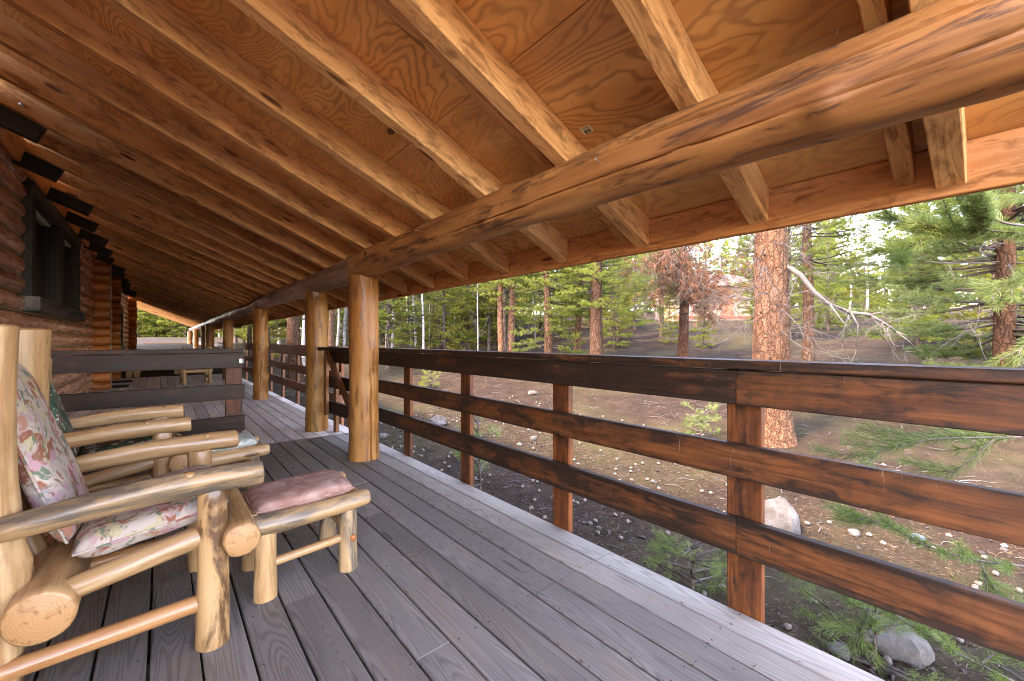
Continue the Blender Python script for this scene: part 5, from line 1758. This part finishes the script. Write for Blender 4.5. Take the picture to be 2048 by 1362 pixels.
xs_ = [772, 798, 848, 859, 911, 954, 629, 1070]
for i, x in enumerate(sorted(xs_)):
    p = place(x, 14.6 + (i * 37 % 11) * 0.75)
    taken.append((p.x, p.y))
    w_ = ['first', 'second', 'third', 'fourth', 'fifth', 'sixth', 'seventh', 'eighth', 'ninth', 'tenth', 'eleventh', 'twelfth', 'thirteenth', 'fourteenth', 'fifteenth'][i]
    put_tree('aspen_tree', w_ + ' from the left of the thin grey aspen poles before the young pines', 'tree', 'thin aspen poles before the young pines', p, [AP[(i * 5) % 4]], 0.42 + 0.05 * (i % 4), sz=0.95, trunk_tint=(0.55, 0.52, 0.48) if i % 3 else (0.9, 0.88, 0.84)).rotation_euler = (0.05 * math.sin(i * 2.3), 0.06 * math.cos(i * 1.7), i * 1.1)

# --- the wood behind: individual pines
ORD = ['first', 'second', 'third', 'fourth', 'fifth', 'sixth', 'seventh', 'eighth', 'ninth', 'tenth', 'eleventh', 'twelfth', 'thirteenth', 'fourteenth', 'fifteenth', 'sixteenth', 'seventeenth', 'eighteenth', 'nineteenth', 'twentieth']
ORD += ['twenty-' + q for q in ORD[:9]] + ['thirtieth'] + ['thirty-' + q for q in ORD[:9]]


def wood_zone(n, x0, x1, d0, d1, label, dmin, protos, smin, smax, bias=1.0):
    made = []
    k = tries = 0
    while k < n and tries < n * 30:
        tries += 1
        x = random.uniform(x0, x1)
        d = d0 + (d1 - d0) * random.random() ** bias
        p = place(x, d)
        if not free(p, dmin):
            continue
        taken.append((p.x, p.y))
        m_ = protos[k % len(protos)]
        g_ = random.uniform(0.85, 1.2)
        made.append((x, put_tree('pine_tree', label, 'tree', label, p, m_, random.uniform(smin, smax), tint=(g_ * random.uniform(0.9, 1.25), g_, g_ * random.uniform(0.8, 1.1)))))
        k += 1
    if n <= 34:                      # loose stands: told apart by their order from left to right
        for i_, (x, o) in enumerate(sorted(made, key=lambda q: q[0])):
            o['label'] = ORD[i_] + ' from the left, ' + label


wood_zone(46, 240, 480, 39.5, 58, 'green pine in the wood beyond the far end of the porch', 1.3, BUSHY, 0.7, 1.1)
wood_zone(30, 470, 700, 17, 36, 'green pine in the wood seen between the far log posts', 1.5, PP + FARP, 0.75, 1.15)
wood_zone(60, 755, 1010, 15.5, 34, 'slim green pine in the dense stand left of the paired trunks', 1.0, PP, 0.6, 1.0, 1.2)
wood_zone(26, 690, 1010, 34, 56, 'green pine deep in the wood behind the dense stand', 1.5, FARP, 0.9, 1.3)
wood_zone(24, 1030, 1330, 16, 36, 'green pine on the slope between the paired trunks and the shed', 1.6, PP, 0.6, 1.0)
wood_zone(34, 1000, 1650, 40, 64, 'green pine far behind the shed', 1.8, FARP, 0.9, 1.4)
wood_zone(14, 1480, 1690, 14, 34, 'green pine on the slope behind the big orange trunk', 1.6, PP, 0.6, 0.95)
wood_zone(20, 1640, 1880, 30, 56, 'green pine behind the clearing with pale aspens', 1.8, FARP, 0.6, 0.95)
wood_zone(26, 1830, 2300, 9.5, 34, 'green pine behind the right-hand pine', 1.4, PP, 0.7, 1.0)
# two young light-green pines before the shed
for x, d, lb in ((1408, 15.5, 'young light green pine in front of the shed'), (1340, 17, 'small young pine left of the shed front')):
    p = place(x, d)
    put_tree('pine_tree', lb, 'tree', 'young pines by the shed', p, PP[2], 0.42, tint=(1.5, 1.4, 1.2))

# ------------------------------------------------------------------ shed
t = tag(empty('garden_shed', (sp_.x, sp_.y, sp_.z), -YAW), 'pinkish tan shed far up the slope behind the brown-needled pine', 'shed')
W_, D_, H_ = 6.0, 4.0, 2.5
mb = MB()
mb.box((-W_ / 2, -D_ / 2, -0.6), (W_ / 2, D_ / 2, H_))
mb.build('wall', M['shedwall'], t)
for i in range(21):
    board('batten', (-W_ / 2 + 0.1 + i * 0.29, -D_ / 2 - 0.012, 0.1), (-W_ / 2 + 0.1 + i * 0.29, -D_ / 2 - 0.012, H_ - 0.02), 0.024, 0.05, M['shedwall'], t, up=(1, 0, 0))
board('base_board', (-W_ / 2 - 0.03, -D_ / 2 - 0.02, 0.02), (W_ / 2 + 0.03, -D_ / 2 - 0.02, 0.02), 0.05, 0.22, M['shedtrim'], t)
vs = [(-1.3, -2.4, 2.45), (3.3, -2.4, 2.45), (3.3, 2.4, 2.45), (-1.3, 2.4, 2.45), (-1.3, 0, 3.7), (3.3, 0, 3.7)]
link('roof', mk('roof', vs, [(0, 1, 5, 4), (2, 3, 4, 5), (1, 2, 5), (3, 0, 4), (3, 2, 1, 0)], M['shedroof']), t)
dr = board('door', (1.2, -D_ / 2 - 0.03, 0.12), (1.2, -D_ / 2 - 0.03, 2.1), 0.05, 0.9, M['shedtrim'], t, up=(1, 0, 0), tint=(1.3, 1.6, 1.6))

# ------------------------------------------------------------------ the farthest wood, one mass closing the horizon
C, D, T = [], [], []
mb = MB()
rnd = random.Random(404)
for _ in range(190):
    x = rnd.uniform(225, 2150)
    d = rnd.uniform(58, 96)
    p = place(x, d)
    if p.x < 3 and p.y < Y_END + 6:
        continue
    H = rnd.uniform(8, 13) if not 1670 < x < 1830 else rnd.uniform(4, 6)
    mb.tube([p - Vector((0, 0, 0.3)), p + Vector((0, 0, H))], 0.14, 0.03, 5)
    tone = rnd.uniform(0.2, 0.75)
    for k in range(330):
        u = rnd.random() ** 1.25
        rr_ = 2.3 * (1 - u) ** 0.8 * math.sqrt(rnd.random()) + 0.05
        a = rnd.uniform(0, 6.28)
        C.append((p.x + rr_ * math.cos(a), p.y + rr_ * math.sin(a), p.z + 0.5 + u * (H - 0.5)))
        D.append((math.cos(a), math.sin(a), 0.35))
        T.append(tone + rnd.uniform(-0.15, 0.15))
V, tn = needle_tris(np.array(C), unit(np.array(D)), 6, 0.42, 0.11, 0.6, np.array(T), RNG, jit=0.1)
fw = tag(link('far_wood', tri_mesh('far_wood', V, tn, M['needle'])), 'distant pine wood closing the view behind the nearer trees', 'wood', kind='stuff')
tag(link('trunks', mk('trunks', mb.v, mb.f, M['barkgrey'], True), fw), kind='stuff')
